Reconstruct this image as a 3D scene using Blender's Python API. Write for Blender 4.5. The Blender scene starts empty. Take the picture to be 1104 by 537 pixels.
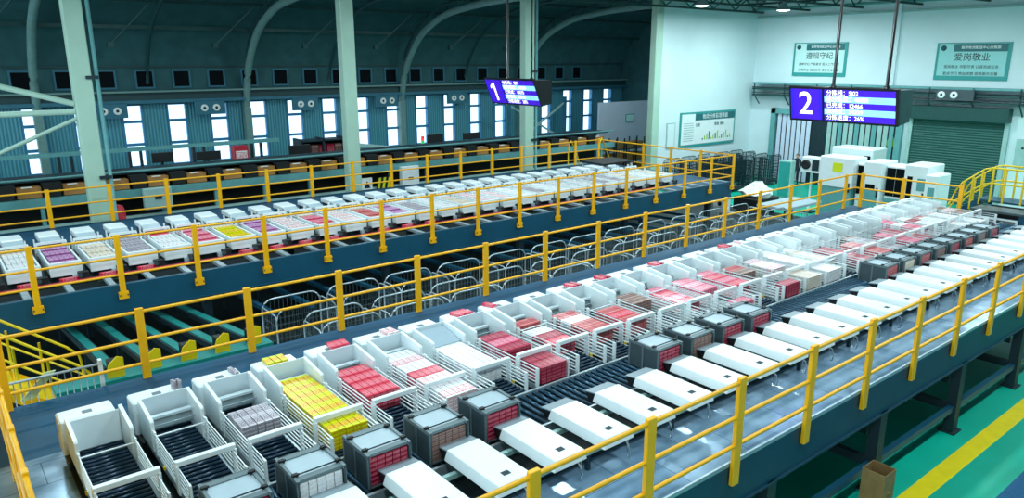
import bpy, math, random
from mathutils import Vector, Matrix
random.seed(7)
S = bpy.context.scene
COL = S.collection
PI = math.pi

# ------------------------------------------------------------------ camera
f_px, W, H = 796.0, 1104.0, 537.0
CAM = Vector((0, 0, 7.0))
pit = math.atan(205 / f_px); az = math.atan(1020 / 822.0)
cd = bpy.data.cameras.new('camera'); cam = bpy.data.objects.new('camera', cd); COL.objects.link(cam)
cd.sensor_fit = 'HORIZONTAL'; cd.sensor_width = 36; cd.lens = 36 * f_px / W
cd.clip_start = 0.05; cd.clip_end = 300
fw = Vector((math.cos(az) * math.cos(pit), math.sin(az) * math.cos(pit), -math.sin(pit)))
cam.location = CAM; cam.rotation_euler = fw.to_track_quat('-Z', 'Y').to_euler()
S.camera = cam

# ------------------------------------------------------------------ materials
def lin(c):
    if isinstance(c, str):
        c = [int(c[i:i + 2], 16) / 255 for i in (0, 2, 4)]
    return tuple(x / 12.92 if x <= .04045 else ((x + .055) / 1.055) ** 2.4 for x in c) + (1,)
M = {}
def mat(name, c, rough=.5, metal=0., var=.12, scale=4., bump=0., spec=.5, emit=None, estr=1.):
    m = bpy.data.materials.new(name); m.use_nodes = True; nt = m.node_tree; b = nt.nodes['Principled BSDF']
    c = lin(c); b.inputs['Roughness'].default_value = rough; b.inputs['Metallic'].default_value = metal
    b.inputs['Specular IOR Level'].default_value = spec
    tc = nt.nodes.new('ShaderNodeTexCoord'); n = nt.nodes.new('ShaderNodeTexNoise'); n.inputs['Scale'].default_value = scale
    n.inputs['Detail'].default_value = 4
    nt.links.new(tc.outputs['Object'], n.inputs['Vector'])
    r = nt.nodes.new('ShaderNodeValToRGB'); k0, k1 = 1 - var, 1 + var * .6
    r.color_ramp.elements[0].position = .3; r.color_ramp.elements[1].position = .7
    r.color_ramp.elements[0].color = tuple(min(1, x * k0) for x in c[:3]) + (1,)
    r.color_ramp.elements[1].color = tuple(min(1, x * k1) for x in c[:3]) + (1,)
    nt.links.new(n.outputs['Fac'], r.inputs['Fac']); nt.links.new(r.outputs['Color'], b.inputs['Base Color'])
    if bump:
        bp = nt.nodes.new('ShaderNodeBump'); bp.inputs['Strength'].default_value = bump
        nt.links.new(n.outputs['Fac'], bp.inputs['Height']); nt.links.new(bp.outputs['Normal'], b.inputs['Normal'])
    if emit:
        b.inputs['Emission Color'].default_value = lin(emit); b.inputs['Emission Strength'].default_value = estr
    M[name] = m; return m
mat('white_paint', 'e6f1f4', .32, var=.04)
mat('white_sheet', 'd4e2e8', .4, var=.05)
mat('cool_grey', 'a9bcc6', .4, var=.08)
mat('tail_grey', '8b9ba4', .4, var=.06)
mat('crate_grey', '687a80', .42, .2, var=.12, scale=6)
mat('crate_side', '42545a', .45, .2, var=.14, scale=6)
mat('galvanised', 'aebfc7', .35, .5, var=.1, scale=12)
mat('dark_steel', '18313a', .5, .2, var=.2)
mat('black_plastic', '0b1418', .5, var=.2)
mat('roller_blue', '20465c', .28, .55, var=.15)
mat('roller_dark', '163246', .3, .45, var=.15)
mat('tray_dark', '0e2229', .6, var=.3)
mat('yellow', 'f8b406', .38, var=.08)
mat('yellow_bright', 'eccb10', .4, var=.08)
mat('beam_blue', '12506a', .4, .1, var=.12, scale=2)
mat('beam_teal', '0f4258', .45, .1, var=.15, scale=2)
mat('deck_back', '0b4a6a', .55, .0, var=.2, scale=1.5, spec=.3)
mat('teal_belt', '0e817c', .5, var=.15)
mat('teal_paint', '63a3a5', .45, var=.1)
mat('teal_pale', '9ec3c0', .45, var=.08)
mat('column_paint', 'a9cdbb', .45, var=.07, scale=1.5)
mat('wall_white', 'd6ecf0', .7, var=.04, scale=.6)
mat('partition_white', 'c9d6ea', .7, var=.04)
mat('wall_panel', '2f7186', .6, var=.15, scale=2)
mat('vault', '2d5f64', .8, var=.2, scale=1.6)
mat('rib_paint', '6f9592', .5, var=.1)
mat('rib_dark', '1b4448', .5, var=.1)
mat('ceiling', '2c6a68', .8, var=.15, scale=.8)
mat('roof_steel', '1f4c4c', .5, .2, var=.2)
mat('clerestory', '061014', .7, var=.2, spec=.1)
mat('lid_grey', 'a3b6c2', .2, var=.05)
mat('window_frame', '3a86b4', .5, var=.1)
mat('shutter', '1a4f4c', .5, .2, var=.1)
mat('cardboard', '9a7c4e', .75, var=.15, scale=8)
mat('brown_bin', 'a8763c', .7, var=.2)
mat('red_paint', 'c22038', .45, var=.12)
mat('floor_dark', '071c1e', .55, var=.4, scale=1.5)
mat('mat_blue', '0d5a86', .8, var=.45, scale=60)
mat('line_yellow', 'fae200', .45, var=.08)
mat('sticker_yellow', 'd6e21a', .5, var=.05)
mat('skin', 'c99a7c', .6, var=.05); mat('cloth_dark', '1b2836', .85, var=.2); mat('hair', '0a0a0c', .6, var=.1)
mat('wrap_white', 'e8f2f4', .3, var=.06, bump=.5)
mat('sign_teal', '2a9a96', .5, var=.04); mat('sign_dark', '1b6a70', .5, var=.04); mat('sign_pale', 'c4ebe8', .5, var=.03)
mat('sign_pale_b', '93d3d2', .5, var=.03)
mat('ink', '17505a', .6, var=.05); mat('ink_black', '0c1c22', .6, var=.05); mat('sign_white', 'e8f6f6', .5, var=.03)
mat('warn_green', '9ad02a', .5, var=.04)
mat('monitor_black', '0a1216', .35, var=.1)
mat('monitor_back', '22504f', .5, var=.15)
mat('screen_violet', '3a10c8', .4, var=.05, emit='4414c8', estr=.6)
mat('screen_blue', '2418d0', .4, var=.05, emit='2a10d8', estr=.8)
mat('screen_cyan', '8fd6f4', .4, var=.03, emit='94d8f6', estr=.7)
mat('screen_white', 'ffffff', .4, var=.0, emit='ffffff', estr=1.1)
mat('lamp_glow', 'ffffff', .4, var=.0, emit='f0ffff', estr=8)
mat('ring_white', 'f0f8f8', .5, var=.02)
mat('pale_board', 'c9d8a0', .6, var=.1)
mat('green_led', '20c060', .5, var=.0, emit='30e080', estr=.6)
mat('red_led', 'e03040', .5, var=.0, emit='ff4050', estr=.6)

def nodes(name):
    m = bpy.data.materials.new(name); m.use_nodes = True; M[name] = m
    return m.node_tree, m.node_tree.nodes['Principled BSDF'], m.node_tree.nodes, m.node_tree.links
def ramp(n, stops, interp='LINEAR'):
    r = n.new('ShaderNodeValToRGB'); r.color_ramp.interpolation = interp
    while len(r.color_ramp.elements) < len(stops): r.color_ramp.elements.new(.5)
    for e, (p, c) in zip(r.color_ramp.elements, stops): e.position = p; e.color = lin(c)
    return r
# green painted floor
nt, b, n, l = nodes('floor_green')
tc = n.new('ShaderNodeTexCoord'); no = n.new('ShaderNodeTexNoise'); no.inputs['Scale'].default_value = .5; no.inputs['Detail'].default_value = 6
l.new(tc.outputs['Object'], no.inputs['Vector'])
r = ramp(n, [(.3, '00a88c'), (.7, '00c0a2')]); l.new(no.outputs['Fac'], r.inputs['Fac']); l.new(r.outputs['Color'], b.inputs['Base Color'])
b.inputs['Roughness'].default_value = .35
# walkway steel plates: seams, scuffs
nt, b, n, l = nodes('deck_plate')
tc = n.new('ShaderNodeTexCoord'); br = n.new('ShaderNodeTexBrick'); br.offset = .5
br.inputs['Scale'].default_value = 1.0; br.inputs['Mortar Size'].default_value = .006; br.inputs['Brick Width'].default_value = 1.2; br.inputs['Row Height'].default_value = .6
br.inputs['Color1'].default_value = lin('86a9c6'); br.inputs['Color2'].default_value = lin('9cbad2'); br.inputs['Mortar'].default_value = lin('54738c')
l.new(tc.outputs['Object'], br.inputs['Vector'])
no = n.new('ShaderNodeTexNoise'); no.inputs['Scale'].default_value = 3; no.inputs['Detail'].default_value = 8; l.new(tc.outputs['Object'], no.inputs['Vector'])
mx = n.new('ShaderNodeMix'); mx.data_type = 'RGBA'; mx.blend_type = 'MULTIPLY'; mx.inputs['Factor'].default_value = .5
r = ramp(n, [(.35, '9ab0bc'), (.65, 'ffffff')]); l.new(no.outputs['Fac'], r.inputs['Fac'])
l.new(br.outputs['Color'], mx.inputs['A']); l.new(r.outputs['Color'], mx.inputs['B']); l.new(mx.outputs['Result'], b.inputs['Base Color'])
rr = n.new('ShaderNodeMapRange'); rr.inputs['To Min'].default_value = .06; rr.inputs['To Max'].default_value = .3; l.new(no.outputs['Fac'], rr.inputs['Value']); l.new(rr.outputs['Result'], b.inputs['Roughness'])
b.inputs['Metallic'].default_value = .35
# corrugated cladding and roller shutter slats
def corrugated(name, c0, c1, axis, scale):
    nt, b, n, l = nodes(name); tc = n.new('ShaderNodeTexCoord'); w = n.new('ShaderNodeTexWave'); w.bands_direction = axis; w.inputs['Scale'].default_value = scale
    l.new(tc.outputs['Object'], w.inputs['Vector']); r = ramp(n, [(.1, c0), (.6, c1)]); l.new(w.outputs['Fac'], r.inputs['Fac']); l.new(r.outputs['Color'], b.inputs['Base Color'])
    bp = n.new('ShaderNodeBump'); bp.inputs['Strength'].default_value = .6; bp.inputs['Distance'].default_value = .05; l.new(w.outputs['Fac'], bp.inputs['Height']); l.new(bp.outputs['Normal'], b.inputs['Normal'])
    b.inputs['Roughness'].default_value = .55
corrugated('clad', '3a8298', '56a0b2', 'X', 2.2)
corrugated('shutter_slats', '1a4f4c', '246058', 'Z', 2.6)
# glass: mostly clear, faint reflection
def glass(name, tint, k):
    m = bpy.data.materials.new(name); m.use_nodes = True; nt = m.node_tree; nt.nodes.clear()
    o = nt.nodes.new('ShaderNodeOutputMaterial'); mx = nt.nodes.new('ShaderNodeMixShader'); t = nt.nodes.new('ShaderNodeBsdfTransparent'); g = nt.nodes.new('ShaderNodeBsdfGlossy')
    t.inputs['Color'].default_value = lin(tint); g.inputs['Roughness'].default_value = .05; mx.inputs['Fac'].default_value = k
    nt.links.new(t.outputs[0], mx.inputs[1]); nt.links.new(g.outputs[0], mx.inputs[2]); nt.links.new(mx.outputs[0], o.inputs['Surface']); M[name] = m
glass('pane', 'f2faff', .04); glass('acrylic', '9fb9c4', .12); glass('strip_pvc', 'a8bcd0', .25)
# printed cartons: bands and print along each carton's own UV
def carton(name, base, band, ink, k=.5):
    nt, b, n, l = nodes(name); uv = n.new('ShaderNodeUVMap'); sp = n.new('ShaderNodeSeparateXYZ'); l.new(uv.outputs['UV'], sp.inputs[0])
    r = ramp(n, [(0, base), (.16, band), (.24, base), (.62, base), (.80, band), (.86, base)], 'CONSTANT'); l.new(sp.outputs['Y'], r.inputs['Fac'])
    mp = n.new('ShaderNodeMapping'); mp.inputs['Scale'].default_value = (4, 9, 1); l.new(uv.outputs['UV'], mp.inputs['Vector'])
    no = n.new('ShaderNodeTexNoise'); no.inputs['Scale'].default_value = 1.6; no.inputs['Detail'].default_value = 1; l.new(mp.outputs['Vector'], no.inputs['Vector'])
    th = n.new('ShaderNodeMath'); th.operation = 'GREATER_THAN'; th.inputs[1].default_value = .49; l.new(no.outputs['Fac'], th.inputs[0])
    ms = ramp(n, [(0, '000000'), (.26, 'ffffff'), (.74, '000000')], 'CONSTANT'); l.new(sp.outputs['Y'], ms.inputs['Fac'])
    mu = n.new('ShaderNodeMath'); mu.operation = 'MULTIPLY'; l.new(th.outputs[0], mu.inputs[0]); l.new(ms.outputs['Color'], mu.inputs[1])
    mk = n.new('ShaderNodeMath'); mk.operation = 'MULTIPLY'; mk.inputs[1].default_value = k; l.new(mu.outputs[0], mk.inputs[0])
    mx = n.new('ShaderNodeMix'); mx.data_type = 'RGBA'; l.new(mk.outputs[0], mx.inputs['Factor']); l.new(r.outputs['Color'], mx.inputs['A']); mx.inputs['B'].default_value = lin(ink)
    l.new(mx.outputs['Result'], b.inputs['Base Color']); b.inputs['Roughness'].default_value = .3
carton('carton_yellow', 'e0dc00', 'c2c800', 'dc5a20', .85)
carton('carton_red', 'd00e36', 'ea6c86', 'f6b4c0', .6)
carton('carton_crimson', '9c0a30', 'c03458', 'e0909c', .5)
carton('carton_white', 'f0f4f5', 'd0dae0', 'c09aa8', .6)
carton('carton_whitered', 'f2f4f4', 'd83a58', 'd05068', .8)
carton('carton_salmon', 'c8585c', 'dc9890', '98303c', .6)
carton('carton_pink', 'd64c70', 'ea98ac', 'f2c8d0', .6)
carton('carton_mauve', 'c4c0c8', '8d7c8c', '665868', 1.)
carton('carton_brown', '8c6a62', 'c8a89c', '5a3a3a', .7)
carton('carton_cream', 'e6e2d0', 'd8a8a0', 'c08888', .5)
carton('carton_purple', 'a85a9c', 'd8b8dc', 'e8d0e8', .6)

# ------------------------------------------------------------------ mesh builder
class MB:
    def __init__(s, off=(0, 0, 0)): s.v = []; s.f = []; s.m = []; s.uv = []; s.mats = []; s.sm = []; s.o = Vector(off)
    def mi(s, m):
        if m not in s.mats: s.mats.append(m)
        return s.mats.index(m)
    def face(s, idx, m, uv=None, smooth=False):
        s.f.append(idx); s.m.append(s.mi(m)); s.uv.append(uv or [(0, 0)] * len(idx)); s.sm.append(smooth)
    def add(s, pts): k = len(s.v); s.v += [Vector(p) - s.o for p in pts]; return k
    def hexa(s, p, m):           # p: 8 points, bottom ring then top ring (ccw)
        k = s.add(p)
        q = [(0, 0), (1, 0), (1, 1), (0, 1)]
        s.face([k + 3, k + 2, k + 1, k], m, [(0, 1), (1, 1), (1, 0), (0, 0)])
        s.face([k + 4, k + 5, k + 6, k + 7], m, q)
        s.face([k, k + 1, k + 5, k + 4], m, q)
        s.face([k + 1, k + 2, k + 6, k + 5], m, [(0, 0), (0, 1), (1, 1), (1, 0)])
        s.face([k + 2, k + 3, k + 7, k + 6], m, q)
        s.face([k + 3, k, k + 4, k + 7], m, [(0, 1), (0, 0), (1, 0), (1, 1)])
        return s
    def box(s, x0, x1, y0, y1, z0, z1, m):
        return s.hexa([(x0, y0, z0), (x1, y0, z0), (x1, y1, z0), (x0, y1, z0), (x0, y0, z1), (x1, y0, z1), (x1, y1, z1), (x0, y1, z1)], m)
    def cbox(s, x0, x1, y0, y1, z0, z1, m, c=.012):   # box with chamfered upright and top edges
        ring = [(x0 + c, y0), (x1 - c, y0), (x1, y0 + c), (x1, y1 - c), (x1 - c, y1), (x0 + c, y1), (x0, y1 - c), (x0, y0 + c)]
        ins = [(min(max(x, x0 + c), x1 - c), min(max(y, y0 + c), y1 - c)) for x, y in ring]
        k = s.add([(x, y, z0) for x, y in ring] + [(x, y, z1 - c) for x, y in ring] + [(x, y, z1) for x, y in
            [(x0 + c, y0 + c), (x1 - c, y0 + c), (x1 - c, y1 - c), (x0 + c, y1 - c)]])
        for i in range(8): j = (i + 1) % 8; s.face([k + i, k + j, k + 8 + j, k + 8 + i], m)
        t = k + 16; a = k + 8
        s.face([t, t + 1, t + 2, t + 3], m); s.face([k + 7 - i for i in range(8)], m)
        for q, (i, j) in enumerate([(0, 1), (2, 3), (4, 5), (6, 7)]):
            s.face([a + i, a + j, t + (q + 1) % 4, t + q], m)
            s.face([a + (i - 1) % 8, a + i, t + q], m)
        return s
    def prism(s, pts, d, m):     # polygon pts extruded by vector d
        d = Vector(d); n = len(pts); k = s.add(pts); s.v += [v + d for v in s.v[k:k + n]]
        s.face(list(range(k, k + n))[::-1], m); s.face(list(range(k + n, k + 2 * n)), m)
        for i in range(n): j = (i + 1) % n; s.face([k + i, k + j, k + n + j, k + n + i], m)
        return s
    def tube(s, path, r, m, n=8, closed=False):
        P = [Vector(p) for p in path]; rings = []
        L = len(P)
        for i, p in enumerate(P):
            if closed: t = P[(i + 1) % L] - P[i - 1]
            else: t = P[min(i + 1, L - 1)] - P[max(i - 1, 0)]
            t.normalize(); a = Vector((0, 0, 1)) if abs(t.z) < .9 else Vector((1, 0, 0))
            u = t.cross(a).normalized(); w = t.cross(u)
            rings.append(s.add([p + (u * math.cos(2 * PI * q / n) + w * math.sin(2 * PI * q / n)) * r for q in range(n)]))
        for i in range(L if closed else L - 1):
            a, c = rings[i], rings[(i + 1) % L]
            for q in range(n): s.face([a + q, c + q, c + (q + 1) % n, a + (q + 1) % n][::-1], m, None, True)
        if not closed:
            s.face([rings[0] + q for q in range(n)], m); s.face([rings[-1] + q for q in range(n)][::-1], m)
        return s
    def bar(s, p, q, w, h, m):   # rectangular bar from p to q
        p, q = Vector(p), Vector(q); t = (q - p).normalized(); a = Vector((0, 0, 1)) if abs(t.z) < .95 else Vector((0, 1, 0))
        u = t.cross(a).normalized() * w / 2; v = u.cross(t).normalized() * h / 2
        return s.hexa([p - u - v, p + u - v, q + u - v, q - u - v, p - u + v, p + u + v, q + u + v, q - u + v], m)
    def lathe(s, prof, c, m, n=20, ax='z'):
        rings = []
        for r, z in prof:
            pts = []
            for q in range(n):
                a = 2 * PI * q / n; p = (r * math.cos(a), r * math.sin(a), z)
                if ax == 'x': p = (z, p[0], p[1])
                if ax == 'y': p = (p[1], z, p[0])
                pts.append(Vector(c) + Vector(p))
            rings.append(s.add(pts))
        for a, d in zip(rings, rings[1:]):
            for q in range(n): s.face([a + q, a + (q + 1) % n, d + (q + 1) % n, d + q], m, None, True)
        return s
    def build(s, name, parent=None, bev=0):
        me = bpy.data.meshes.new(name); me.from_pydata([tuple(v) for v in s.v], [], s.f)
        for m in s.mats: me.materials.append(M[m])
        me.polygons.foreach_set('material_index', s.m); me.polygons.foreach_set('use_smooth', s.sm)
        ul = me.uv_layers.new(name='UVMap'); flat = [c for u in s.uv for p in u for c in p]; ul.data.foreach_set('uv', flat)
        me.validate(); me.update()
        o = bpy.data.objects.new(name, me); COL.objects.link(o)
        if parent: o.parent = parent
        else: o.location = s.o
        if bev:
            bm = o.modifiers.new('bevel', 'BEVEL'); bm.width = bev; bm.segments = 2; bm.limit_method = 'ANGLE'
        return o
def tag(o, label=None, cat=None, group=None, kind=None):
    if label: o['label'] = label
    if cat: o['category'] = cat
    if group: o['group'] = group
    if kind: o['kind'] = kind
    return o
def thing(name, loc, label, cat, group=None):
    o = bpy.data.objects.new(name, None); o.empty_display_size = .1; COL.objects.link(o); o.location = loc
    return tag(o, label, cat, group)
def copy_tree(o, parent=None):
    c = o.copy(); COL.objects.link(c)
    if parent: c.parent = parent
    for ch in list(o.children): copy_tree(ch, c)
    return c
def struct(o): o['kind'] = 'structure'; return o
ORD = 'first second third fourth fifth sixth seventh eighth ninth tenth eleventh twelfth thirteenth fourteenth fifteenth sixteenth seventeenth eighteenth nineteenth twentieth'.split()
def nth(i):
    if i < 20: return ORD[i]
    if i < 29: return 'twenty-' + ORD[i - 20]
    return 'thirtieth' if i == 29 else 'thirty-' + ORD[i - 30]
def text(body, name, m, parent, size, loc, rot, align='CENTER', depth=.002, sx=1.):
    cu = bpy.data.curves.new(name, 'FONT'); cu.body = body; cu.size = size; cu.align_x = align; cu.align_y = 'CENTER'; cu.extrude = depth; cu.offset = size * .004
    t = bpy.data.objects.new(name + '_tmp', cu); COL.objects.link(t)
    dg = bpy.context.evaluated_depsgraph_get(); me = bpy.data.meshes.new_from_object(t.evaluated_get(dg)); bpy.data.objects.remove(t)
    me.materials.clear(); me.materials.append(M[m])
    o = bpy.data.objects.new(name, me); COL.objects.link(o); o.parent = parent; o.location = loc; o.rotation_euler = rot; o.scale = (sx, 1, 1)
    return o

D = 2.1          # deck height of the platforms
PITCH = .815
NB = 29
# ================================================================== the setting
YB, XR, YW = 38.0, 40.0, 26.4
m = MB((0, 0, 0)); m.box(-8, 41, -4, 39, -.2, 0, 'floor_green'); struct(m.build('floor'))
m = MB(); m.box(.5, 31, 12.6, 33, 0, .012, 'floor_dark'); struct(m.build('trim_1'))  # near-black sheet over the green floor between and below the lines
m = MB(); m.box(-8, 41, -4.3, -4, -.2, 10.5, 'wall_panel'); struct(m.build('wall_unseen'))          # unseen wall behind the camera, added to cut ambient light and bounce
m = MB(); m.box(-6, 39.8, 4.08, 4.40, 0, .006, 'line_yellow'); struct(m.build('trim_2'))
m = MB(); m.box(9, 20, 1.0, 3.37, 0, .012, 'mat_blue'); tag(m.build('floor_mat'), 'dark blue carpet mat on the green floor in the bottom right corner', 'mat')
# right wall
m = MB(); m.box(XR, XR + .3, -4, YW + .3, 0, 10.4, 'wall_white'); struct(m.build('wall_right'))
m = MB(); m.box(31.3, XR, YW, YW + .3, 0, 10.4, 'wall_white'); struct(m.build('wall_left'))
m = MB(); m.box(XR - .12, XR, 18.1, 18.4, 5.4, 10.2, 'wall_white'); struct(m.build('trim_3'))
m = MB(); m.box(XR - .10, XR, -4, YW, 9.3, 9.42, 'teal_pale'); struct(m.build('trim_4'))
# back wall with window openings
WP, WW, W0 = 1.96, .88, 8.05
wc = [W0 + WP * k for k in range(-6, 17)]
m = MB(); x = -8.0
m.box(-8, 41, YB, YB + .3, 0, .9, 'wall_panel'); m.box(-8, 41, YB, YB + .3, 4.95, 10.6, 'vault')
for c in wc:
    m.box(x, c - WW / 2, YB, YB + .3, .9, 4.95, 'clad'); x = c + WW / 2
m.box(x, 41, YB, YB + .3, .9, 4.95, 'clad')
struct(m.build('wall_back'))
for i, c in enumerate(wc):
    o = (c, YB, .9); m = MB(o); a, b_ = c - WW / 2, c + WW / 2; fr = 'window_frame'
    for q in (a, b_ - .06): m.box(q, q + .06, YB - .05, YB + .12, .9, 4.95, fr)
    for z in (.9, 2.0, 3.05, 4.1, 4.89): m.box(a + .06, b_ - .06, YB - .04, YB + .1, z, z + (.06 if z in (.9, 4.89) else .13), fr)
    w = struct(m.build('window_%d' % (i + 1)))
    m = MB(o); m.box(a + .06, b_ - .06, YB + .03, YB + .04, .96, 4.89, 'pane'); m.build('pane', w)
# crane beam / service band above windows and dark clerestory windows
m = MB(); m.box(-8, 41, YB - .5, YB - .02, 5.0, 5.16, 'wall_panel'); m.box(-8, 41, YB - .55, YB - .45, 5.5, 5.58, 'rib_paint'); m.box(-8, 41, YB - .3, YB - .02, 5.16, 5.5, 'rib_dark')
m.box(-8, 41, YB - .12, YB - .02, 6.62, 6.68, 'rib_dark'); struct(m.build('trim_5'))
for i in range(26):
    c = -4.2 + 1.62 * i; o = (c, YB - .02, 5.7); m = MB(o)
    for (a, b_, z0, z1) in ((-.42, -.34, 5.66, 6.52), (.34, .42, 5.66, 6.52), (-.34, .34, 5.66, 5.74), (-.34, .34, 6.44, 6.52)): m.box(c + a, c + b_, YB - .08, YB, z0, z1, 'rib_paint' if False else 'wall_panel')
    w = struct(m.build('window_%d' % (40 + i))); m = MB(o); m.box(c - .34, c + .34, YB - .03, YB - .01, 5.74, 6.44, 'clerestory'); m.build('pane', w)
# barrel vault and ceiling of the hall
prof = [(38.0, 6.6), (37.75, 7.4), (37.2, 8.2), (36.3, 9.0), (35.1, 9.6), (33.6, 10.0), (31.8, 10.25), (29.5, 10.35), (26.5, 10.4)]
m = MB(); k = m.add([(x, y, z) for x in (-8, 41) for y, z in prof] + [(x, y + .1, z + .12) for x in (-8, 41) for y, z in prof]); q = len(prof)
for i in range(q - 1):
    m.face([k + i, k + i + 1, k + q + i + 1, k + q + i], 'vault', None, True)
    m.face([k + 2 * q + i, k + 3 * q + i, k + 3 * q + i + 1, k + 2 * q + i + 1], 'vault', None, True)
struct(m.build('ceiling_vault'))
m = MB(); m.box(-8, 41, -4, 26.5, 10.4, 10.55, 'ceiling'); struct(m.build('ceiling'))
# end wall of the back aisle
m = MB(); m.box(41, 41.2, YW, YB + .3, 0, 10.6, 'vault'); struct(m.build('wall_far'))
m = MB(); m.box(33.6, 41, 33.0, 33.15, 0, 4.35, 'partition_white'); struct(m.build('wall_partition'))

# ------------------------------------------------------------------ arched ribs
inner = [(37.75, 4.6), (37.5, 5.6), (37.1, 6.5), (36.3, 7.5), (35.15, 8.4), (33.3, 9.13), (31.7, 9.4), (29.5, 9.6), (26.9, 9.7)]
def spline(P, n=4):
    out = []
    for i in range(len(P) - 1):
        p0, p1, p2, p3 = [Vector(P[min(max(i + d, 0), len(P) - 1)]) for d in (-1, 0, 1, 2)]
        for q in range(n):
            t = q / n; out.append(.5 * (2 * p1 + (p2 - p0) * t + (2 * p0 - 5 * p1 + 4 * p2 - p3) * t * t + (3 * p1 - p0 - 3 * p2 + p3) * t ** 3))
    return out + [Vector(P[-1])]
RX = [4.3, 13.3, 22.25, 31.1]
for i, rx in enumerate(RX):
    t = thing('arch_rib', (rx, 37.7, 5.0), 'thick pale arched roof rib rising beside the windows, %s from left' % ORD[i], 'roof rib', 'main roof ribs')
    m = MB(t.location); m.tube([(rx, y, z) for y, z in spline(inner)], .17, 'rib_paint', 10); m.build('inner_chord', t)
    m = MB(t.location); m.tube([(rx + .05, y + .35, z + .45) for y, z in spline(inner[2:])], .09, 'rib_dark'); m.build('outer_chord', t)
    m = MB(t.location); m.box(rx - .17, rx + .17, 37.6, 37.96, 0, 4.62, 'rib_paint'); m.build('pilaster', t)
    m = MB(t.location); pts = spline(inner)
    for j in range(9, len(pts) - 1, 2):
        a = pts[j]; c = pts[j + 1]; m.bar((rx, a[0], a[1]), (rx + .03, c[0] + .33, c[1] + .42), .05, .05, 'rib_dark')
    m.build('lacing', t)
for i, rx in enumerate([-.2, 8.8, 17.8, 26.7]):
    m = MB((rx, 37.9, 6.0)); m.tube([(rx, y + .18, z + .3) for y, z in spline(inner[1:])], .08, 'rib_dark')
    tag(m.build('secondary_rib'), 'thin dark arched roof rib between two thick ribs, %s from left' % ORD[i], 'roof rib', 'thin roof ribs')
for i, (y, z) in enumerate([(36.5, 8.35), (34.6, 9.35), (31.8, 9.85)]):
    m = MB((0, y, z)); m.box(-8, 40.9, y - .06, y + .06, z - .08, z + .08, 'roof_steel'); tag(m.build('roof_purlin'), 'long dark purlin under the vault, %s above the windows' % ORD[i], 'purlin', 'vault purlins')
# slim hanging struts in the vault
for i, x in enumerate([2.4, 7.2, 11.6, 16, 20, 24.8, 28.8]):
    m = MB((x, 36, 8)); m.bar((x, 36.4, 7.6), (x + 1.6, 34.7, 9.5), .05, .05, 'roof_steel'); m.box(x - .12, x + .12, 36.3, 36.5, 7.5, 7.72, 'roof_steel')
    tag(m.build('vault_strut'), 'thin dark slanting strut under the vault, %s from left' % ORD[i], 'strut', 'vault struts')
# ------------------------------------------------------------------ columns
for i, cx in enumerate([4.3, 13.3, 22.25, 31.1]):
    t = thing('steel_column', (cx, 26.5, 0), ['pale green steel column with braces at the far left', 'pale green steel column left of the hanging number one display', 'pale green steel column behind the hanging number one display', 'pale green steel column at the corner of the white wall'][i], 'column', 'hall columns')
    m = MB(t.location); m.cbox(cx - .27, cx + .27, 26.3, 26.72, 0, 10.38, 'column_paint', .03); m.build('shaft', t)
    m = MB(t.location); m.box(cx - .36, cx + .36, 26.22, 26.8, 0, .04, 'column_paint'); m.build('base_plate', t)
    if i in (0, 2):
        m = MB(t.location); m.tube([(cx + .42, 26.35, .02), (cx + .42, 26.35, 10.3)], .06, 'teal_paint'); m.build('downpipe', t)
        m = MB(t.location); m.box(cx + .1, cx + .45, 26.24, 26.4, 6.4, 6.5, 'dark_steel'); m.box(cx + .1, cx + .45, 26.24, 26.4, 3.3, 3.4, 'dark_steel'); m.build('pipe_clamp', t)
t = thing('wall_brace', (0, 26.5, 5.2), 'pale green pipe bracing fixed left of the far left column', 'bracing')
for a, b_ in (((-7.9, 26.5, 5.35), (4.02, 26.5, 5.42)), ((-7.9, 26.5, 9.3), (4.02, 26.5, 5.66)), ((-2.5, 26.5, 2.4), (4.02, 26.5, 5.2))):
    m = MB(t.location); m.tube([a, b_], .085 if a[2] > 5 else .06, 'column_paint'); m.build('brace_pipe', t)

# ------------------------------------------------------------------ roof steelwork over the hall (top edge of the photo) and lamps
for i, y in enumerate([26.1, 23.2, 20.2, 17.2, 14.2, 11.2]):
    t = thing('roof_truss', (38, y, 9.6), 'dark roof truss along the top of the picture, %s from the white corner' % ORD[i], 'truss', 'hall trusses')
    for z in (9.62, 10.3): m = MB(t.location); m.box(24, 39.98, y - .06, y + .06, z - .05, z + .05, 'roof_steel'); m.build('chord', t)
    m = MB(t.location)
    for j in range(16): m.bar((24.2 + j, y, 9.66 if j % 2 else 10.26), (25.2 + j, y, 10.26 if j % 2 else 9.66), .05, .05, 'roof_steel')
    m.build('lacing', t)
m = MB((39.2, 13, 9.8)); m.tube([(39.2, -4, 9.75), (39.2, 26.3, 9.75)], .07, 'teal_paint'); tag(m.build('ceiling_pipe'), 'teal pipe running along the top of the right wall', 'pipe')
m = MB((38.3, 13, 9.9)); m.tube([(38.3, -4, 10.0), (38.3, 26.3, 10.0)], .05, 'dark_steel'); tag(m.build('cable_conduit'), 'dark conduit beside the teal pipe under the ceiling', 'conduit')
def lamp(p, label):
    t = thing('high_bay_lamp', p, label, 'lamp', 'high bay lamps'); x, y, z = p
    m = MB(p); m.lathe([(.02, .75), (.08, .7), (.1, .35), (.14, .3), (.36, 0), (.38, 0), (.36, .02), (.13, .33)], p, 'galvanised'); m.build('lamp_shade', t)
    m = MB(p); m.lathe([(.001, .0), (.33, .01)], p, 'lamp_glow'); m.lathe([(.001, -.06), (.2, -.03), (.33, .01)], p, 'lamp_glow'); m.build('lens', t)
    m = MB(p); m.tube([(x, y, z + .74), (x, y, 10.3)], .015, 'dark_steel'); m.build('rod', t)
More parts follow.
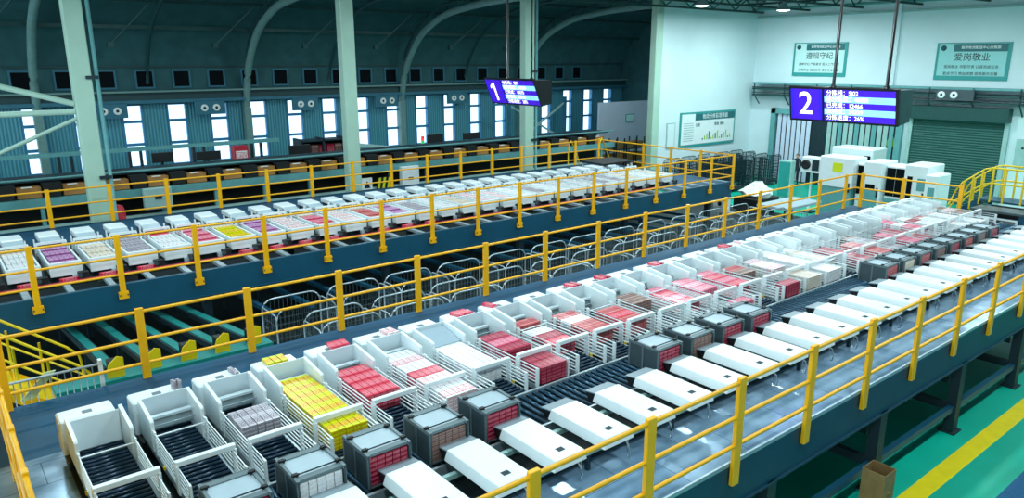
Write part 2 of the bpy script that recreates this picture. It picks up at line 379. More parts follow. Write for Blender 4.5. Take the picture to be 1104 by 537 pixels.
lamp((29.7, 22.7, 9.4), 'glowing high bay lamp hanging before the left white wall')
lamp((35.6, 22.1, 9.4), 'glowing high bay lamp hanging near the white wall corner')
def light(p, e, size, col=(.80, .97, 1.), spread=PI):
    l = bpy.data.lights.new('high_bay_light', 'AREA'); l.shape = 'DISK'; l.size = size; l.energy = e; l.color = col; l.spread = spread
    o = bpy.data.objects.new('high_bay_light', l); COL.objects.link(o); o.location = p
for x in (2, 8, 14, 20, 26):
    for y in (1.6, 8.5, 14.5, 21): light((x, y, 9.6), 275 if y < 2 else 225, .7)
for x, y in ((33, 4), (33, 10), (33, 16), (35.6, 22.1), (29.7, 22.7)): light((x, y, 9.3), 390, .6)
for x in (0, 8, 16, 24, 32): light((x, 30.5, 9.2), 170, .6)

# ================================================================== platforms
def platform(name, label, x0, x1, ya, yb, deckparts, legsx, beam_z=(1.45, 2.12), front_m='beam_teal'):
    t = thing(name, (0, ya, 0), label, 'platform', 'sorting platforms')
    for (y0, y1, z1, mm, nm) in deckparts: m = MB(t.location); m.box(x0, x1, y0, y1, z1 - .05, z1, mm); m.build(nm, t)
    for y in (ya, yb - .14): m = MB(t.location); m.box(x0, x1, y, y + .14, beam_z[0], min(beam_z[1], D - .05 if name == 'steel_platform' and ya < 10 else D), front_m); m.box(x0, x1, y - .03, y + .17, beam_z[0] - .03, beam_z[0], front_m); m.build('side_beam', t)
    return t
X0, X1 = -1.6, 24.9
p1 = platform('steel_platform', 'long steel platform carrying the near sorting line', X0, X1, 4.74, 12.2,
    [(4.76, 5.92, D, 'deck_plate', 'walkway'), (5.92, 7.6, D, 'tray_dark', 'floor_tray'), (7.6, 10.3, D, 'tray_dark', 'floor_tray'), (10.3, 12.15, D, 'deck_back', 'walkway')], [])
m = MB(p1.location); m.box(X0, .86, 5.62, 10.3, D - .03, D + .004, 'deck_plate'); m.build('walkway', p1)
m = MB(p1.location); m.box(24.4, X1, 5.62, 10.3, D - .03, D + .004, 'deck_back'); m.build('walkway', p1)
m = MB(p1.location); m.box(X0, X1, 4.735, 4.76, D - .05, D + .006, 'galvanised'); tag(m.build('kerb', p1), 'pale metal strip along the platform edge')
for x in [8.35, 11.58, 14.8, 18.03, 21.2, 24.5]:
    m = MB(p1.location); m.box(x - .11, x + .11, 4.72, 4.90, 0, 1.45, 'dark_steel'); m.box(x - .17, x + .17, 4.66, 4.96, 0, .03, 'dark_steel'); m.build('leg', p1)
    m = MB(p1.location); m.bar((x - .05, 5.0, 1.02), (x - .55, 5.0, 1.45), .1, .1, 'dark_steel'); m.build('knee_brace', p1)
    m = MB(p1.location); m.box(x - .06, x + .06, 4.9, 11.9, .42, .56, 'dark_steel'); m.build('cross_tie', p1)
    m = MB(p1.location); m.box(x - .1, x + .1, 11.9, 12.1, 0, 1.45, 'dark_steel'); m.build('leg', p1)
m = MB(p1.location); m.box(5, 24.5, 4.76, 4.86, .44, .56, 'beam_blue'); m.build('tie_beam', p1)
P2A, P2B = 17.8, 25.45
p2 = platform('steel_platform', 'long steel platform carrying the far sorting line', -3, 26.0, P2A, P2B,
    [(18.75, 22.95, D - .03, 'tray_dark', 'floor_tray'), (22.95, 25.4, D, 'deck_back', 'walkway')], [], (1.50, 2.14), 'beam_blue')
for i in range(36):
    x = -2.8 + PITCH * i; m = MB(p2.location); m.box(x, x + .13, P2A + .1, 18.8, D - .06, D + .01, 'galvanised'); m.build('edge_tie', p2)
m = MB(p2.location); m.box(22.6, 26.0, 17.9, 22.95, D - .04, D, 'deck_back'); m.build('walkway', p2)
for x in range(0, 27, 5):
    for y in (18.2, 25.2): m = MB(p2.location); m.box(x - .1, x + .1, y - .1, y + .1, 0, 1.5, 'dark_steel'); m.build('leg', p2)

# ------------------------------------------------------------------ yellow railings
def railing(label, pts, posts, base=1.8, zr=(2.35, 2.74, 3.2), r=.027, axis='x', foot=True, wide=.12):
    t = thing('railing', (posts[0][0], posts[0][1], D), label, 'railing', 'yellow railings')
    for (x, y) in posts:
        m = MB(t.location); a, c = (wide / 2, .03) if axis == 'x' else (.03, wide / 2)
        m.cbox(x - a, x + a, y - c, y + c, base, 3.26, 'yellow', .008)
        if foot:
            m.box(x - a - .04, x + a + .04, y - c - .01, y + c + .01, base, base + .16, 'yellow')
            for s in (-1, 1):
                if axis == 'x': m.box(x + s * (a + .02) - .012, x + s * (a + .02) + .012, y - c - .025, y - c - .01, base + .07, base + .1, 'dark_steel')
        m.build('post', t)
    for z, nm in zip(zr, ('bottom_rail', 'middle_rail', 'top_rail')):
        m = MB(t.location); m.tube([(p[0], p[1], z) for p in pts], r, 'yellow', 8); m.build(nm, t)
    return t
railing('yellow railing along the near front edge of the sorting platform', [(-1.5, 4.70), (24.8, 4.70)], [(4.05 + 1.665 * i, 4.70) for i in range(-3, 13)], foot=False, wide=.14)
railing('yellow railing behind the near sorting line, over the cage aisle', [(-.9, 12.08), (24.8, 12.08)], [(.45, 12.08)] + [(2.3 + 1.68 * i, 12.08) for i in range(0, 14)], base=D, foot=False)
railing('yellow railing across the far end of the near sorting line', [(24.8, 8.75), (24.8, 12.08)], [(24.8, 8.78), (24.8, 10.5), (24.8, 11.85)], base=D, axis='y', foot=False)
railing('yellow railing end-on at the bottom left corner of the picture', [(.32, 4.9), (.32, 11.95)], [(.32, 5.5), (.32, 6.6), (.32, 7.7), (.32, 8.8), (.32, 9.9)], base=D, axis='y', foot=False)
m = MB(COL.objects['railing.003'].location); m.box(.31, .33, 4.9, 11.9, 2.12, 3.17, 'yellow'); m.build('infill_panel', COL.objects['railing.003'])
railing('yellow railing along the front of the far sorting line', [(-3, 17.72), (25.95, 17.72)], [(1.48 + 1.64 * i, 17.72) for i in range(-2, 15)] + [(25.9, 17.72)])
railing('yellow railing behind the far sorting line, beside the pale columns', [(-3, 25.4), (25.9, 25.4)], [(2.81 + 1.655 * i, 25.4) for i in range(-2, 14)] + [(25.9, 25.4)], base=D, foot=False)
railing('yellow railing across the far end of the far sorting line', [(25.95, 17.75), (25.95, 22.0), (25.95, 25.35)], [(25.95, 19.4), (25.95, 21.0), (25.95, 22.6)], base=D, axis='y', foot=False)

# ================================================================== near line: feeder machines
def fx(k): return 1.2 + PITCH * k
RT = 2.335       # top of the lane rollers
def make_feeder(k, variant, rollers):
    c = fx(k); o = (c, 8.8, D)
    t = thing('carton_feeder', o, '', 'feeder', 'near line feeders')
    m = MB(o); m.cbox(c - .37, c + .25, 9.78, 10.12, 2.28, 2.725, 'white_paint', .02); m.build('hood', t)
    h = t.children[-1] if t.children else None
    hood = [x for x in COL.objects if x.parent == t][-1]
    m = MB(o); m.box(c - .1, c + .01, 9.88, 9.97, 2.725, 2.729, 'crate_grey'); tag(m.build('name_plate', hood), 'small grey plate on the hood')
    for s in (-1, 1):
        x = c + s * .295; m = MB(o); th = .022
        m.prism([(x - th, 9.72, 2.30), (x - th, 9.13, 2.32), (x - th, 9.13, 2.70), (x - th, 9.15, 2.725), (x - th, 9.73, 2.79)], (2 * th, 0, 0), 'white_paint'); m.build('side_panel', t, .004)
    m = MB(o)
    if variant == 'closed': m.hexa([(c - .27, 9.64, 2.36), (c + .27, 9.64, 2.36), (c + .27, 9.66, 2.36), (c - .27, 9.66, 2.36), (c - .27, 9.70, 2.74), (c + .27, 9.70, 2.74), (c + .27, 9.72, 2.74), (c - .27, 9.72, 2.74)], 'white_sheet')
    else: m.box(c - .272, c + .272, 9.71, 9.73, 2.54, 2.785, 'white_sheet')
    m.build('back_panel', t)
    if variant == 'open':
        m = MB(o); m.hexa([(c - .27, 9.5, 2.42), (c + .27, 9.5, 2.42), (c + .27, 9.52, 2.42), (c - .27, 9.52, 2.42), (c - .27, 9.58, 2.55), (c + .27, 9.58, 2.55), (c + .27, 9.6, 2.55), (c - .27, 9.6, 2.55)], 'crate_grey'); m.build('inner_flap', t)
        m = MB(o); m.box(c - .27, c + .27, 9.54, 9.62, 2.54, 2.575, 'white_sheet'); m.tube([(c - .27, 9.4, 2.52), (c + .27, 9.4, 2.52)], .008, 'galvanised', 6); m.build('inner_bar', t)
    if variant == 'lid':
        m = MB(o); m.hexa([(c - .27, 9.2, 2.60), (c + .27, 9.2, 2.60), (c + .27, 9.7, 2.72), (c - .27, 9.7, 2.72), (c - .27, 9.2, 2.61), (c + .27, 9.2, 2.61), (c + .27, 9.7, 2.73), (c - .27, 9.7, 2.73)], 'lid_grey'); tag(m.build('lid', t), 'grey sloping lid over the feeder mouth')
    for s in (-1, 1):                                   # slatted side guards
        x = c + s * .30; m = MB(o)
        for z in (2.375, 2.43, 2.485, 2.54, 2.595): m.bar((x, 7.58, z), (x, 9.13, z), .012, .013, 'white_paint')
        for y, z1 in ((9.03, 2.62), (7.6, 2.6)): m.box(x - .012, x + .012, y - .03, y + .03, 2.3, z1, 'white_paint')
        m.build('side_guard', t)
    m = MB(o); m.tube([(c - .3, 9.03, 2.56), (c + .3, 9.03, 2.56)], .011, 'white_paint', 8); m.build('cross_rod', t)
    m = MB(o); m.box(c - .33, c + .33, 7.995, 8.065, 2.625, 2.69, 'white_paint')
    for s in (-1, 1): m.box(c + s * .318 - .014, c + s * .318 + .014, 7.98, 8.08, 2.28, 2.64, 'white_paint')
    m.build('guard_bar', t, .008)
    m = MB(o)
    for s in (-1, 1): m.box(c + s * .29 - .015, c + s * .29 + .015, 7.55, 9.72, 2.24, 2.32, 'galvanised')
    for y in (7.65, 8.6, 9.6):
        for s in (-1, 1): m.box(c + s * .26 - .03, c + s * .26 + .03, y - .03, y + .03, D, 2.26, 'dark_steel')
        m.box(c - .26, c + .26, y - .02, y + .02, 2.2, 2.25, 'dark_steel')
    m.box(c - .275, c + .275, 7.56, 9.7, 2.235, 2.25, 'tray_dark'); m.box(c - .33, c + .22, 9.8, 10.08, D, 2.28, 'dark_steel')
    m.build('lane_frame', t)
    m = MB(o); m.cbox(c - .365, c - .32, 9.5, 9.75, 2.2, 2.3, 'black_plastic'); m.build('drive_motor', t)
    m = MB(o); m.box(c - .33, c - .31, 8.6, 8.65, 2.31, 2.35, 'yellow_bright'); m.build('sensor', t)
    m = MB(o); m.box(c + .31, c + .33, 7.9, 7.95, 2.31, 2.35, 'yellow_bright'); m.build('sensor', t)
    if rollers:
        src = None
        for i in range(22):
            y = 7.62 + i * .097
            if src is None: m = MB((c, y, RT - .025)); m.tube([(c - .27, y, RT - .025), (c + .27, y, RT - .025)], .025, 'roller_dark', 10); r_ = m.build('roller', t); src = r_
            else: r_ = src.copy(); COL.objects.link(r_); r_.parent = t
            r_.location = Vector((c, y, RT - .025)) - Vector(o)
    else:
        m = MB(o)
        for i in range(22): y = 7.62 + i * .097; m.tube([(c - .27, y, RT - .025), (c + .27, y, RT - .025)], .025, 'roller_dark', 6)
        tag(m.build('roller_bed', t), kind='stuff')
    return t
protos = {}
def feeder(k, label, variant='open'):
    rl = k < 9; key = (variant, rl)
    if key in protos: t = copy_tree(protos[key][0]); t.location = (fx(k), 8.8, D)
    else: t = make_feeder(k, variant, rl); protos[key] = (t, k)
    tag(t, label); return t
lane_desc = {0: 'empty white feeder lane at the near left end of the near line', 1: 'empty white feeder lane with a grey pack pair on its hood', 2: 'white feeder lane holding mauve plaid cartons', 3: 'white feeder lane full of bright yellow cartons',
    4: 'white feeder lane holding bright red cartons right of the yellow ones', 5: 'white feeder lane full of white cartons with red bands', 6: 'white feeder lane under a grey lid holding plain white cartons', 7: 'white feeder lane with crimson stacks both behind and before its guard bar'}
for k in range(NB):
    feeder(k, lane_desc.get(k, 'white carton feeder lane, %s from the near left end of the near line' % nth(k)), {0: 'closed', 6: 'lid'}.get(k, 'open'))

# ------------------------------------------------------------------ cartons
CW, CL, CH = .1, .262, .0525
cmesh = {}
def carton_obj(p, style, label, group, rz=0, size=(CW, CL, CH)):
    key = (style, size)
    if key not in cmesh:
        m = MB((0, 0, 0)); a, b_, h = size; g = .0045
        m.box(-a / 2 + g, a / 2 - g, -b_ / 2 + g, b_ / 2 - g, 0, h - g * .6, style)
        o = m.build('cigarette_carton'); cmesh[key] = o.data
    else: o = bpy.data.objects.new('cigarette_carton', cmesh[key]); COL.objects.link(o)
    o.location = p; o.rotation_euler.z = rz; return tag(o, label, 'carton', group)
far = MB((0, 0, 0))
def far_box(p, style, size=(CW, CL, CH)):
    a, b_, h = size; g = .004; x, y, z = p
    far.box(x - a / 2 + g, x + a / 2 - g, y - b_ / 2 + g, y + b_ / 2 - g, z, z + h - .003, style)
def stack(k, yf, rows, layers, styles, individual, desc='', z0=RT, flip=False, xc=None):
    c = xc if xc is not None else fx(k)
    lay = ['bottom', 'second', 'third', 'fourth', 'fifth', 'sixth']
    for r_ in range(rows):
        st = styles[r_ % len(styles)]
        for i in range(5):
            for L in range(layers):
                if not (L == layers - 1 or r_ == 0 or i == 0): continue
                x = c + (i - 2) * CW; y = yf + CL / 2 + r_ * CL; z = z0 + L * CH
                if individual:
                    carton_obj((x, y, z), st, '%s: %s row from the front, %s from left, %s layer' % (desc, ORD[r_], ORD[i], 'top' if L == layers - 1 else lay[L]), desc + 's')
                else: far_box((x + random.uniform(-.004, .004), y, z), st)
stack(2, 8.5, 2, 5, ['carton_mauve'], True, 'mauve plaid carton')
stack(3, 7.72, 7, 5, ['carton_yellow'], True, 'bright yellow carton')
stack(4, 8.32, 4, 5, ['carton_red'], True, 'bright red carton')
stack(5, 7.62, 7, 5, ['carton_whitered', 'carton_white', 'carton_whitered', 'carton_red', 'carton_white', 'carton_whitered', 'carton_white'], True, 'red-banded white carton')
stack(6, 8.12, 5, 5, ['carton_white'], False)
stack(7, 8.38, 3, 5, ['carton_crimson', 'carton_pink'], False); stack(7, 7.56, 2, 5, ['carton_crimson'], False)
stack(8, 8.22, 3, 4, ['carton_red', 'carton_crimson', 'carton_white'], False); stack(8, 9.1, 1, 5, ['carton_salmon'], False)
stack(9, 8.15, 4, 5, ['carton_salmon', 'carton_salmon', 'carton_white'], False)
stack(10, 8.1, 3, 5, ['carton_salmon', 'carton_red'], False)
stack(11, 8.7, 2, 5, ['carton_brown'], False)
stack(12, 8.2, 4, 4, ['carton_red', 'carton_pink'], False)
stack(13, 8.4, 3, 5, ['carton_pink'], False); stack(13, 7.56, 1, 4, ['carton_pink'], False)
stack(14, 8.2, 4, 5, ['carton_red', 'carton_pink'], False)
stack(15, 8.6, 2, 5, ['carton_brown', 'carton_salmon'], False); stack(15, 7.56, 1, 5, ['carton_crimson'], False)
stack(16, 7.56, 2, 5, ['carton_cream'], False); stack(16, 8.4, 3, 5, ['carton_whitered', 'carton_cream'], False)
stack(17, 7.56, 7, 5, ['carton_white'], False)
stack(18, 8.1, 5, 4, ['carton_white', 'carton_cream'], False)
mix = ['carton_white', 'carton_pink', 'carton_whitered', 'carton_salmon', 'carton_white', 'carton_cream', 'carton_crimson', 'carton_mauve', 'carton_white', 'carton_brown']
for k in range(19, NB):
    s1, s2 = random.choice(mix), random.choice(mix)
    stack(k, 7.56 if random.random() < .6 else 8.1, random.choice((4, 5, 6)), random.choice((4, 5)), [s1, s1, s2], False)
# cartons left lying on the hoods
HT = 2.7275
def onhood(k, dx, dy, style, label, rz=0., size=(CW, CL, CH), dz=0):
    carton_obj((fx(k) + dx, 9.93 + dy, HT + dz), style, label, 'cartons lying on the hoods', rz, size)
onhood(1, .17, -.02, 'carton_mauve', 'grey pack standing upright on the second hood, left of a pair', .2, (.05, .09, .13)); onhood(1, .23, -.04, 'carton_mauve', 'grey pack standing upright on the second hood, right of a pair', .2, (.05, .09, .13))
onhood(2, .15, -.0, 'carton_mauve', 'slim grey carton lying on the hood behind mauve plaid cartons', .15, (.06, .24, .06))
for i in range(3):
    for j in range(1): onhood(3, -.16 + i * .105, .02, 'carton_yellow', 'yellow carton lying on the hood behind the yellow lane, %s from left' % ORD[i])
for i in range(3): onhood(4, .02 + i * .1, .01, 'carton_red', 'red carton lying on the hood behind the red lane, %s from left' % ORD[i], -.1)
onhood(5, .14, 0, 'carton_whitered', 'white and red carton lying on the sixth hood, left one', .1, dz=0); onhood(5, .245, 0, 'carton_whitered', 'white and red carton lying on the sixth hood, right one', .1)
for i in range(3): onhood(7, -.12 + i * .1, 0, 'carton_red', 'red carton on the eighth hood of the near line, %s from left' % ORD[i], .25)
onhood(8, -.2, .04, 'carton_red', 'lone red carton on the ninth hood of the near line', .3)
for k in (10, 11, 13, 16): onhood(k, .1, 0, 'carton_red', 'red carton on the %s hood of the near line, left one' % nth(k), .3); onhood(k, .23, 0, 'carton_crimson', 'red carton on the %s hood of the near line, right one' % nth(k), .2)
onhood(17, -.1, 0, 'carton_whitered', 'white and red carton on the eighteenth hood of the near line')

# ------------------------------------------------------------------ cross conveyor along the line
t = thing('roller_conveyor', (12, 7.05, D), 'long roller conveyor running between the feeders and the white covers', 'conveyor')
for y in (6.60, 7.50): m = MB(t.location); m.box(.6, 24.6, y - .02, y + .02, 2.2, 2.345, 'galvanised'); m.build('side_rail', t)
for i in range(20):
    for y in (6.64, 7.46): x = .8 + i * 1.24; m = MB(t.location); m.box(x - .03, x + .03, y - .03, y + .03, D, 2.2, 'dark_steel'); m.build('stand', t)
src = None; rest = MB(t.location)
for i in range(200):
    x = .72 + i * .119
    if i < 100:
        if src is None: m = MB((x, 7.05, RT - .03)); m.tube([(x, 6.62, RT - .03), (x, 7.48, RT - .03)], .03, 'roller_blue', 10); src = r_ = m.build('roller', t)
        else: r_ = src.copy(); COL.objects.link(r_); r_.parent = t
        r_.location = Vector((x, 7.05, RT - .03)) - t.location
    else: rest.tube([(x, 6.62, RT - .03), (x, 7.48, RT - .03)], .03, 'roller_blue', 6)
tag(rest.build('rollers', t), kind='stuff')

# ------------------------------------------------------------------ grey transfer crates
def make_crate(o):
    c = o[0]; t = thing('transfer_crate', o, '', 'crate', 'grey transfer crates on the roller conveyor')
    y0, y1, z0, z1 = 6.69, 7.30, RT + .005, 2.74
    for s, nm in ((-1, 'side_wall'), (1, 'side_wall')):
        m = MB(o); x = c + s * .262; m.box(x - .01, x + .01, y0, y1, z0, z1, 'crate_side')
        for yy in (y0, (y0 + y1) / 2, y1 - .03): m.box(x + s * .01 - (.008 if s < 0 else 0), x + s * .01 + (.008 if s > 0 else 0), yy, yy + .03, z0, z1, 'crate_grey')
        m.box(x - .018, x + .018, y0, y1, z1 - .03, z1 + .012, 'crate_grey'); m.build(nm, t)
    m = MB(o); m.box(c - .25, c + .25, y0, y1, z0, z0 + .012, 'crate_grey'); m.build('floor_plate', t)
    m = MB(o); m.box(c - .25, c + .25, y1 - .02, y1, z0, z1, 'crate_side'); m.build('back_wall', t)
    m = MB(o); m.box(c - .25, c + .25, y0 + .06, y1 - .02, z1 - .03, z1 - .01, 'cool_grey'); m.box(c - .245, c + .245, y0 + .03, y0 + .11, z1 - .03, z1 + .004, 'crate_grey'); m.box(c - .245, c + .245, y1 - .1, y1 - .02, z1 - .03, z1 + .004, 'crate_grey'); tag(m.build('top_plate', t), 'pale recessed top plate')
    for s in (-1, 1):
        for yy in (y0 + .13, y1 - .12): m = MB(o); m.box(c + s * .245 - .03, c + s * .245 + .03, yy - .022, yy + .022, z1, z1 + .035, 'black_plastic'); m.tube([(c + s * .2, yy, z1 + .02), (c + s * .28, yy, z1 + .02)], .012, 'black_plastic', 8); m.build('latch', t)
    m = MB(o); m.tube([(c - .24, y0 + .13, z1 + .018), (c + .24, y0 + .13, z1 + .018)], .008, 'dark_steel', 6); m.build('latch_rod', t)
    return t
cp = None
crates = [(1, 'carton_crimson'), (2, 'carton_white'), (3, 'carton_crimson'), (4, 'carton_brown'), (5, 'carton_crimson'), (9, 'carton_crimson'), (10, 'carton_brown'), (11, 'carton_crimson'), (12, 'carton_crimson'), (18, 'carton_salmon'), (19, 'carton_cream'), (20, 'carton_salmon'), (21, 'carton_brown'), (22, 'carton_crimson'), (23, 'carton_salmon'), (24, 'carton_brown'), (25, 'carton_crimson')]
for n_, (k, st) in enumerate(crates):
    c = fx(k) - .02; o = (c, 7.0, RT)
    if cp is None: cp = make_crate(o); q = cp
    else: q = copy_tree(cp); q.location = o
    tag(q, 'grey lidded transfer crate on the conveyor, %s from the near left end' % nth(n_))
    for i in range(5):
        for L in range(6):
            p = (c + (i - 2) * .098, 6.83, RT + .018 + L * .058)
            if n_ < 3: carton_obj(p, st, 'carton inside the %s grey crate, %s from left, %s layer up' % (nth(n_), ORD[i], ORD[L]), 'cartons inside the %s grey crate' % nth(n_), 0, (.096, .24, .056))
            else: far_box(p, st, (.096, .24, .056))
m = far.build('cigarette_carton'); tag(m, 'all further cigarette cartons in lanes and crates, red, pink, white and brown', 'cartons', kind='stuff')

# ------------------------------------------------------------------ white covers along the front
def make_cover(o):
    c = o[0]; t = thing('conveyor_cover', o, '', 'cover', 'white covers along the near line')
    z0, z1 = 2.43, 2.565; a, b_ = .262, .225
    m = MB(o); m.hexa([(c - a, 5.53, z0), (c + a, 5.53, z0), (c + a, 6.56, z0), (c - a, 6.56, z0), (c - b_, 5.545, z1), (c + b_, 5.545, z1), (c + b_, 6.54, z1), (c - b_, 6.54, z1)], 'white_paint'); m.build('body', t, .008)
    m = MB(o); m.hexa([(c - b_, 6.55, z1 - .03), (c + b_, 6.55, z1 - .03), (c + b_, 6.74, z1 - .055), (c - b_, 6.74, z1 - .055), (c - b_, 6.55, z1 - .015), (c + b_, 6.55, z1 - .015), (c + b_, 6.74, z1 - .04), (c - b_, 6.74, z1 - .04)], 'tail_grey'); tag(m.build('sloping_tail', t), 'grey sloping tail plate')
    for s in (-1, 1): m = MB(o); x = c + s * (b_ - .012); m.prism([(x - .005, 6.56, z1 - .035), (x - .005, 6.56, z0 - .03), (x - .005, 6.68, z0 - .02), (x - .005, 6.73, z1 - .06)], (.01, 0, 0), 'black_plastic'); m.build('tail_cheek', t)
    m = MB(o); m.box(c - .05, c + .05, 5.68, 5.76, z1, z1 + .004, 'crate_side')
    for i in range(4): m.box(c - .045, c + .045, 5.688 + i * .018, 5.694 + i * .018, z1 + .004, z1 + .007, 'dark_steel')
    tag(m.build('vent_plate', t), 'small grey slotted plate on the cover')
    for y in (5.75, 6.35): m = MB(o); m.box(c - .2, c + .2, y - .05, y + .05, 2.37, 2.43, 'dark_steel'); m.build('mount', t)
    m = MB(o); m.tube([(c + .12, 5.56, 2.44), (c + .12, 5.5, 2.40), (c + .13, 5.47, 2.3), (c + .15, 5.5, 2.2), (c + .2, 5.56, 2.16), (c + .22, 5.6, 2.3), (c + .22, 5.58, 2.44)], .009, 'galvanised', 6); m.build('cable', t)
    return t
cp = None
for k in range(NB):
    o = (fx(k) + .06, 6.1, 2.37)
    if cp is None: cp = make_cover(o); q = cp
    else: q = copy_tree(cp); q.location = o
    tag(q, 'long white sloping-tailed cover beside the front walkway, %s from the left' % nth(k))
for i, y in enumerate((5.75, 6.35)):
    m = MB((12, y, 2.3)); m.box(.7, 24.5, y - .03, y + .03, 2.31, 2.37, 'teal_pale'); t = tag(m.build('support_channel'), 'pale steel channel under the white covers, %s' % ('nearer the walkway' if i == 0 else 'nearer the rollers'), 'channel', 'cover supports')
    for j in range(15): m = MB(t.location); m.box(1 + j * 1.6, 1.05 + j * 1.6, y - .025, y + .025, D, 2.31, 'dark_steel'); m.build('foot', t)
m = MB((12, 5.6, 2.1)); m.box(.7, 24.4, 5.91, 5.95, D, 2.25, 'dark_steel'); tag(m.build('skirting'), 'dark strip along the walkway below the white covers', 'strip')

# ------------------------------------------------------------------ tunnel and steps at the far right end
t = thing('tunnel_housing', (25.2, 7.8, D), 'dark steel tunnel housing where the near line ends', 'housing'); L = t.location
m = MB(L); m.box(24.78, 26.2, 6.95, 7.15, D, 2.55, 'beam_blue'); m.build('side_wall', t)
m = MB(L); m.prism([(24.75, 8.3, D), (26.2, 8.3, D), (26.2, 8.3, 2.55), (24.75, 8.3, 2.55)], (0, .12, 0), 'beam_blue'); m.prism([(24.78, 8.42, D), (24.78, 9.0, D), (24.78, 8.42, 2.5)], (1.2, 0, 0), 'beam_blue'); m.build('side_wall', t)
m = MB(L); m.box(26.1, 26.2, 7.15, 8.3, D, 2.55, 'black_plastic'); m.build('rear_wall', t)
m = MB(L); m.cbox(24.72, 25.5, 6.9, 8.45, 2.55, 2.62, 'crate_side', .015); m.build('roof', t)
m = MB(L); m.box(24.72, 24.77, 7.15, 8.3, 2.36, 2.41, 'white_paint'); m.box(24.72, 24.77, 7.15, 7.2, D, 2.36, 'white_paint'); m.build('frame', t)
m = MB(L); m.box(24.9, 26.1, 7.15, 8.3, D, D + .08, 'dark_steel'); m.build('conveyor_bed', t)
t = thing('crossover_steps', (26.6, 8.2, 0), 'yellow railed crossover steps beyond the end of the near line', 'stairs'); L = t.location
for i in range(3): m = MB(L); m.box(26.25, 27.15, 9.35 - i * .25, 9.6 - i * .25, 2.1 + i * .17, 2.14 + i * .17, 'beam_blue'); m.build('tread', t)
m = MB(L); m.box(26.25, 27.15, 5.0, 8.85, 2.6, 2.66, 'beam_blue'); m.build('landing', t)
for x in (26.25, 27.15):
    m = MB(L); m.bar((x, 9.65, 1.9), (x, 8.8, 2.58), .04, .16, 'beam_blue'); m.build('stringer', t)
    for y, z in ((5.2, 2.6), (8.7, 2.6), (9.6, 2.1)): m = MB(L); m.box(x - .04, x + .04, y - .04, y + .04, 0, z, 'dark_steel'); m.build('leg', t)
    for dz, nm in ((1.0, 'handrail'), (.52, 'middle_rail')):
        m = MB(L); m.tube([(x, 9.62, 2.05 + dz * .3), (x, 9.45, 2.1 + dz * .75), (x, 9.3, 2.12 + dz), (x, 8.7, 2.62 + dz), (x, 8.5, 2.68 + dz), (x, 5.0, 2.68 + dz)], .027, 'yellow_bright'); m.build(nm, t)
    for y in (5.2, 5.9, 6.5, 7.1, 7.6, 8.1, 8.45): m = MB(L); m.box(x - .025, x + .025, y - .025, y + .025, 2.6, 3.67, 'yellow_bright'); m.build('post', t)
    for y, zb, zt in ((8.75, 2.5, 3.58), (9.0, 2.3, 3.36), (9.25, 2.1, 3.16)): m = MB(L); m.box(x - .025, x + .025, y - .025, y + .025, zb, zt, 'yellow_bright'); m.build('post', t)

# ================================================================== far line
def fx2(k): return -1.0 + .812 * k
def make_feeder2(o):
    c = o[0]; t = thing('carton_feeder', o, '', 'feeder', 'far line feeders')
    m = MB(o); m.cbox(c - .33, c + .33, 19.0, 19.06, 2.20, 2.52, 'white_paint', .01); m.build('front_panel', t)
    for s in (-1, 1):
        m = MB(o); x = c + s * .31; m.box(x - .02, x + .02, 19.06, 20.4, 2.24, 2.5, 'white_paint'); m.build('side_panel', t)
        m = MB(o)
        for z in (2.3, 2.36, 2.42, 2.48): m.bar((x, 20.4, z), (x, 21.5, z), .014, .016, 'white_paint')
        for y in (20.5, 21.45): m.box(x - .014, x + .014, y - .04, y + .04, D, 2.62, 'white_paint')
        m.build('side_guard', t)
    m = MB(o); m.box(c - .32, c + .32, 20.97, 21.03, 2.56, 2.62, 'white_paint'); m.box(c - .33, c - .3, 20.96, 21.04, 2.3, 2.6, 'white_paint'); m.box(c + .3, c + .33, 20.96, 21.04, 2.3, 2.6, 'white_paint'); m.build('guard_bar', t)
    m = MB(o); m.box(c - .29, c + .29, 19.06, 21.5, 2.22, 2.26, 'roller_dark')
    for y in (19.2, 20.3, 21.3): m.box(c - .25, c + .25, y - .04, y + .04, D - .03, 2.22, 'dark_steel')
    m.build('lane_frame', t)
    m = MB(o); m.cbox(c + .2, c + .42, 18.84, 19.0, 2.13, 2.27, 'black_plastic'); m.tube([(c + .24, 18.9, 2.2), (c + .24, 18.82, 2.2)], .05, 'crate_side', 10); m.box(c + .1, c + .26, 18.9, 19.0, 2.1, 2.2, 'cool_grey'); m.build('drive_motor', t)
    m = MB(o); m.box(c + .335, c + .37, 19.0, 19.05, 2.1, 2.48, 'crate_side'); m.build('hinge_post', t)
    return t
def make_cover2(o):
    c = o[0]; t = thing('conveyor_cover', o, '', 'cover', 'white covers along the far line')
    m = MB(o); m.cbox(c - .24, c + .24, 22.15, 22.85, 2.4, 2.53, 'white_paint', .015); m.build('body', t)
    m = MB(o); m.hexa([(c - .23, 21.85, 2.38), (c + .23, 21.85, 2.38), (c + .23, 22.15, 2.38), (c - .23, 22.15, 2.38), (c - .23, 21.85, 2.44), (c + .23, 21.85, 2.44), (c + .23, 22.15, 2.5), (c - .23, 22.15, 2.5)], 'cool_grey'); tag(m.build('sloping_tail', t), 'grey sloping tail plate')
    m = MB(o); m.box(c - .2, c + .2, 21.9, 22.8, D - .03, 2.39, 'dark_steel'); m.build('mount', t)
    return t
f2 = c2 = None; far2 = MB(); N2 = 31
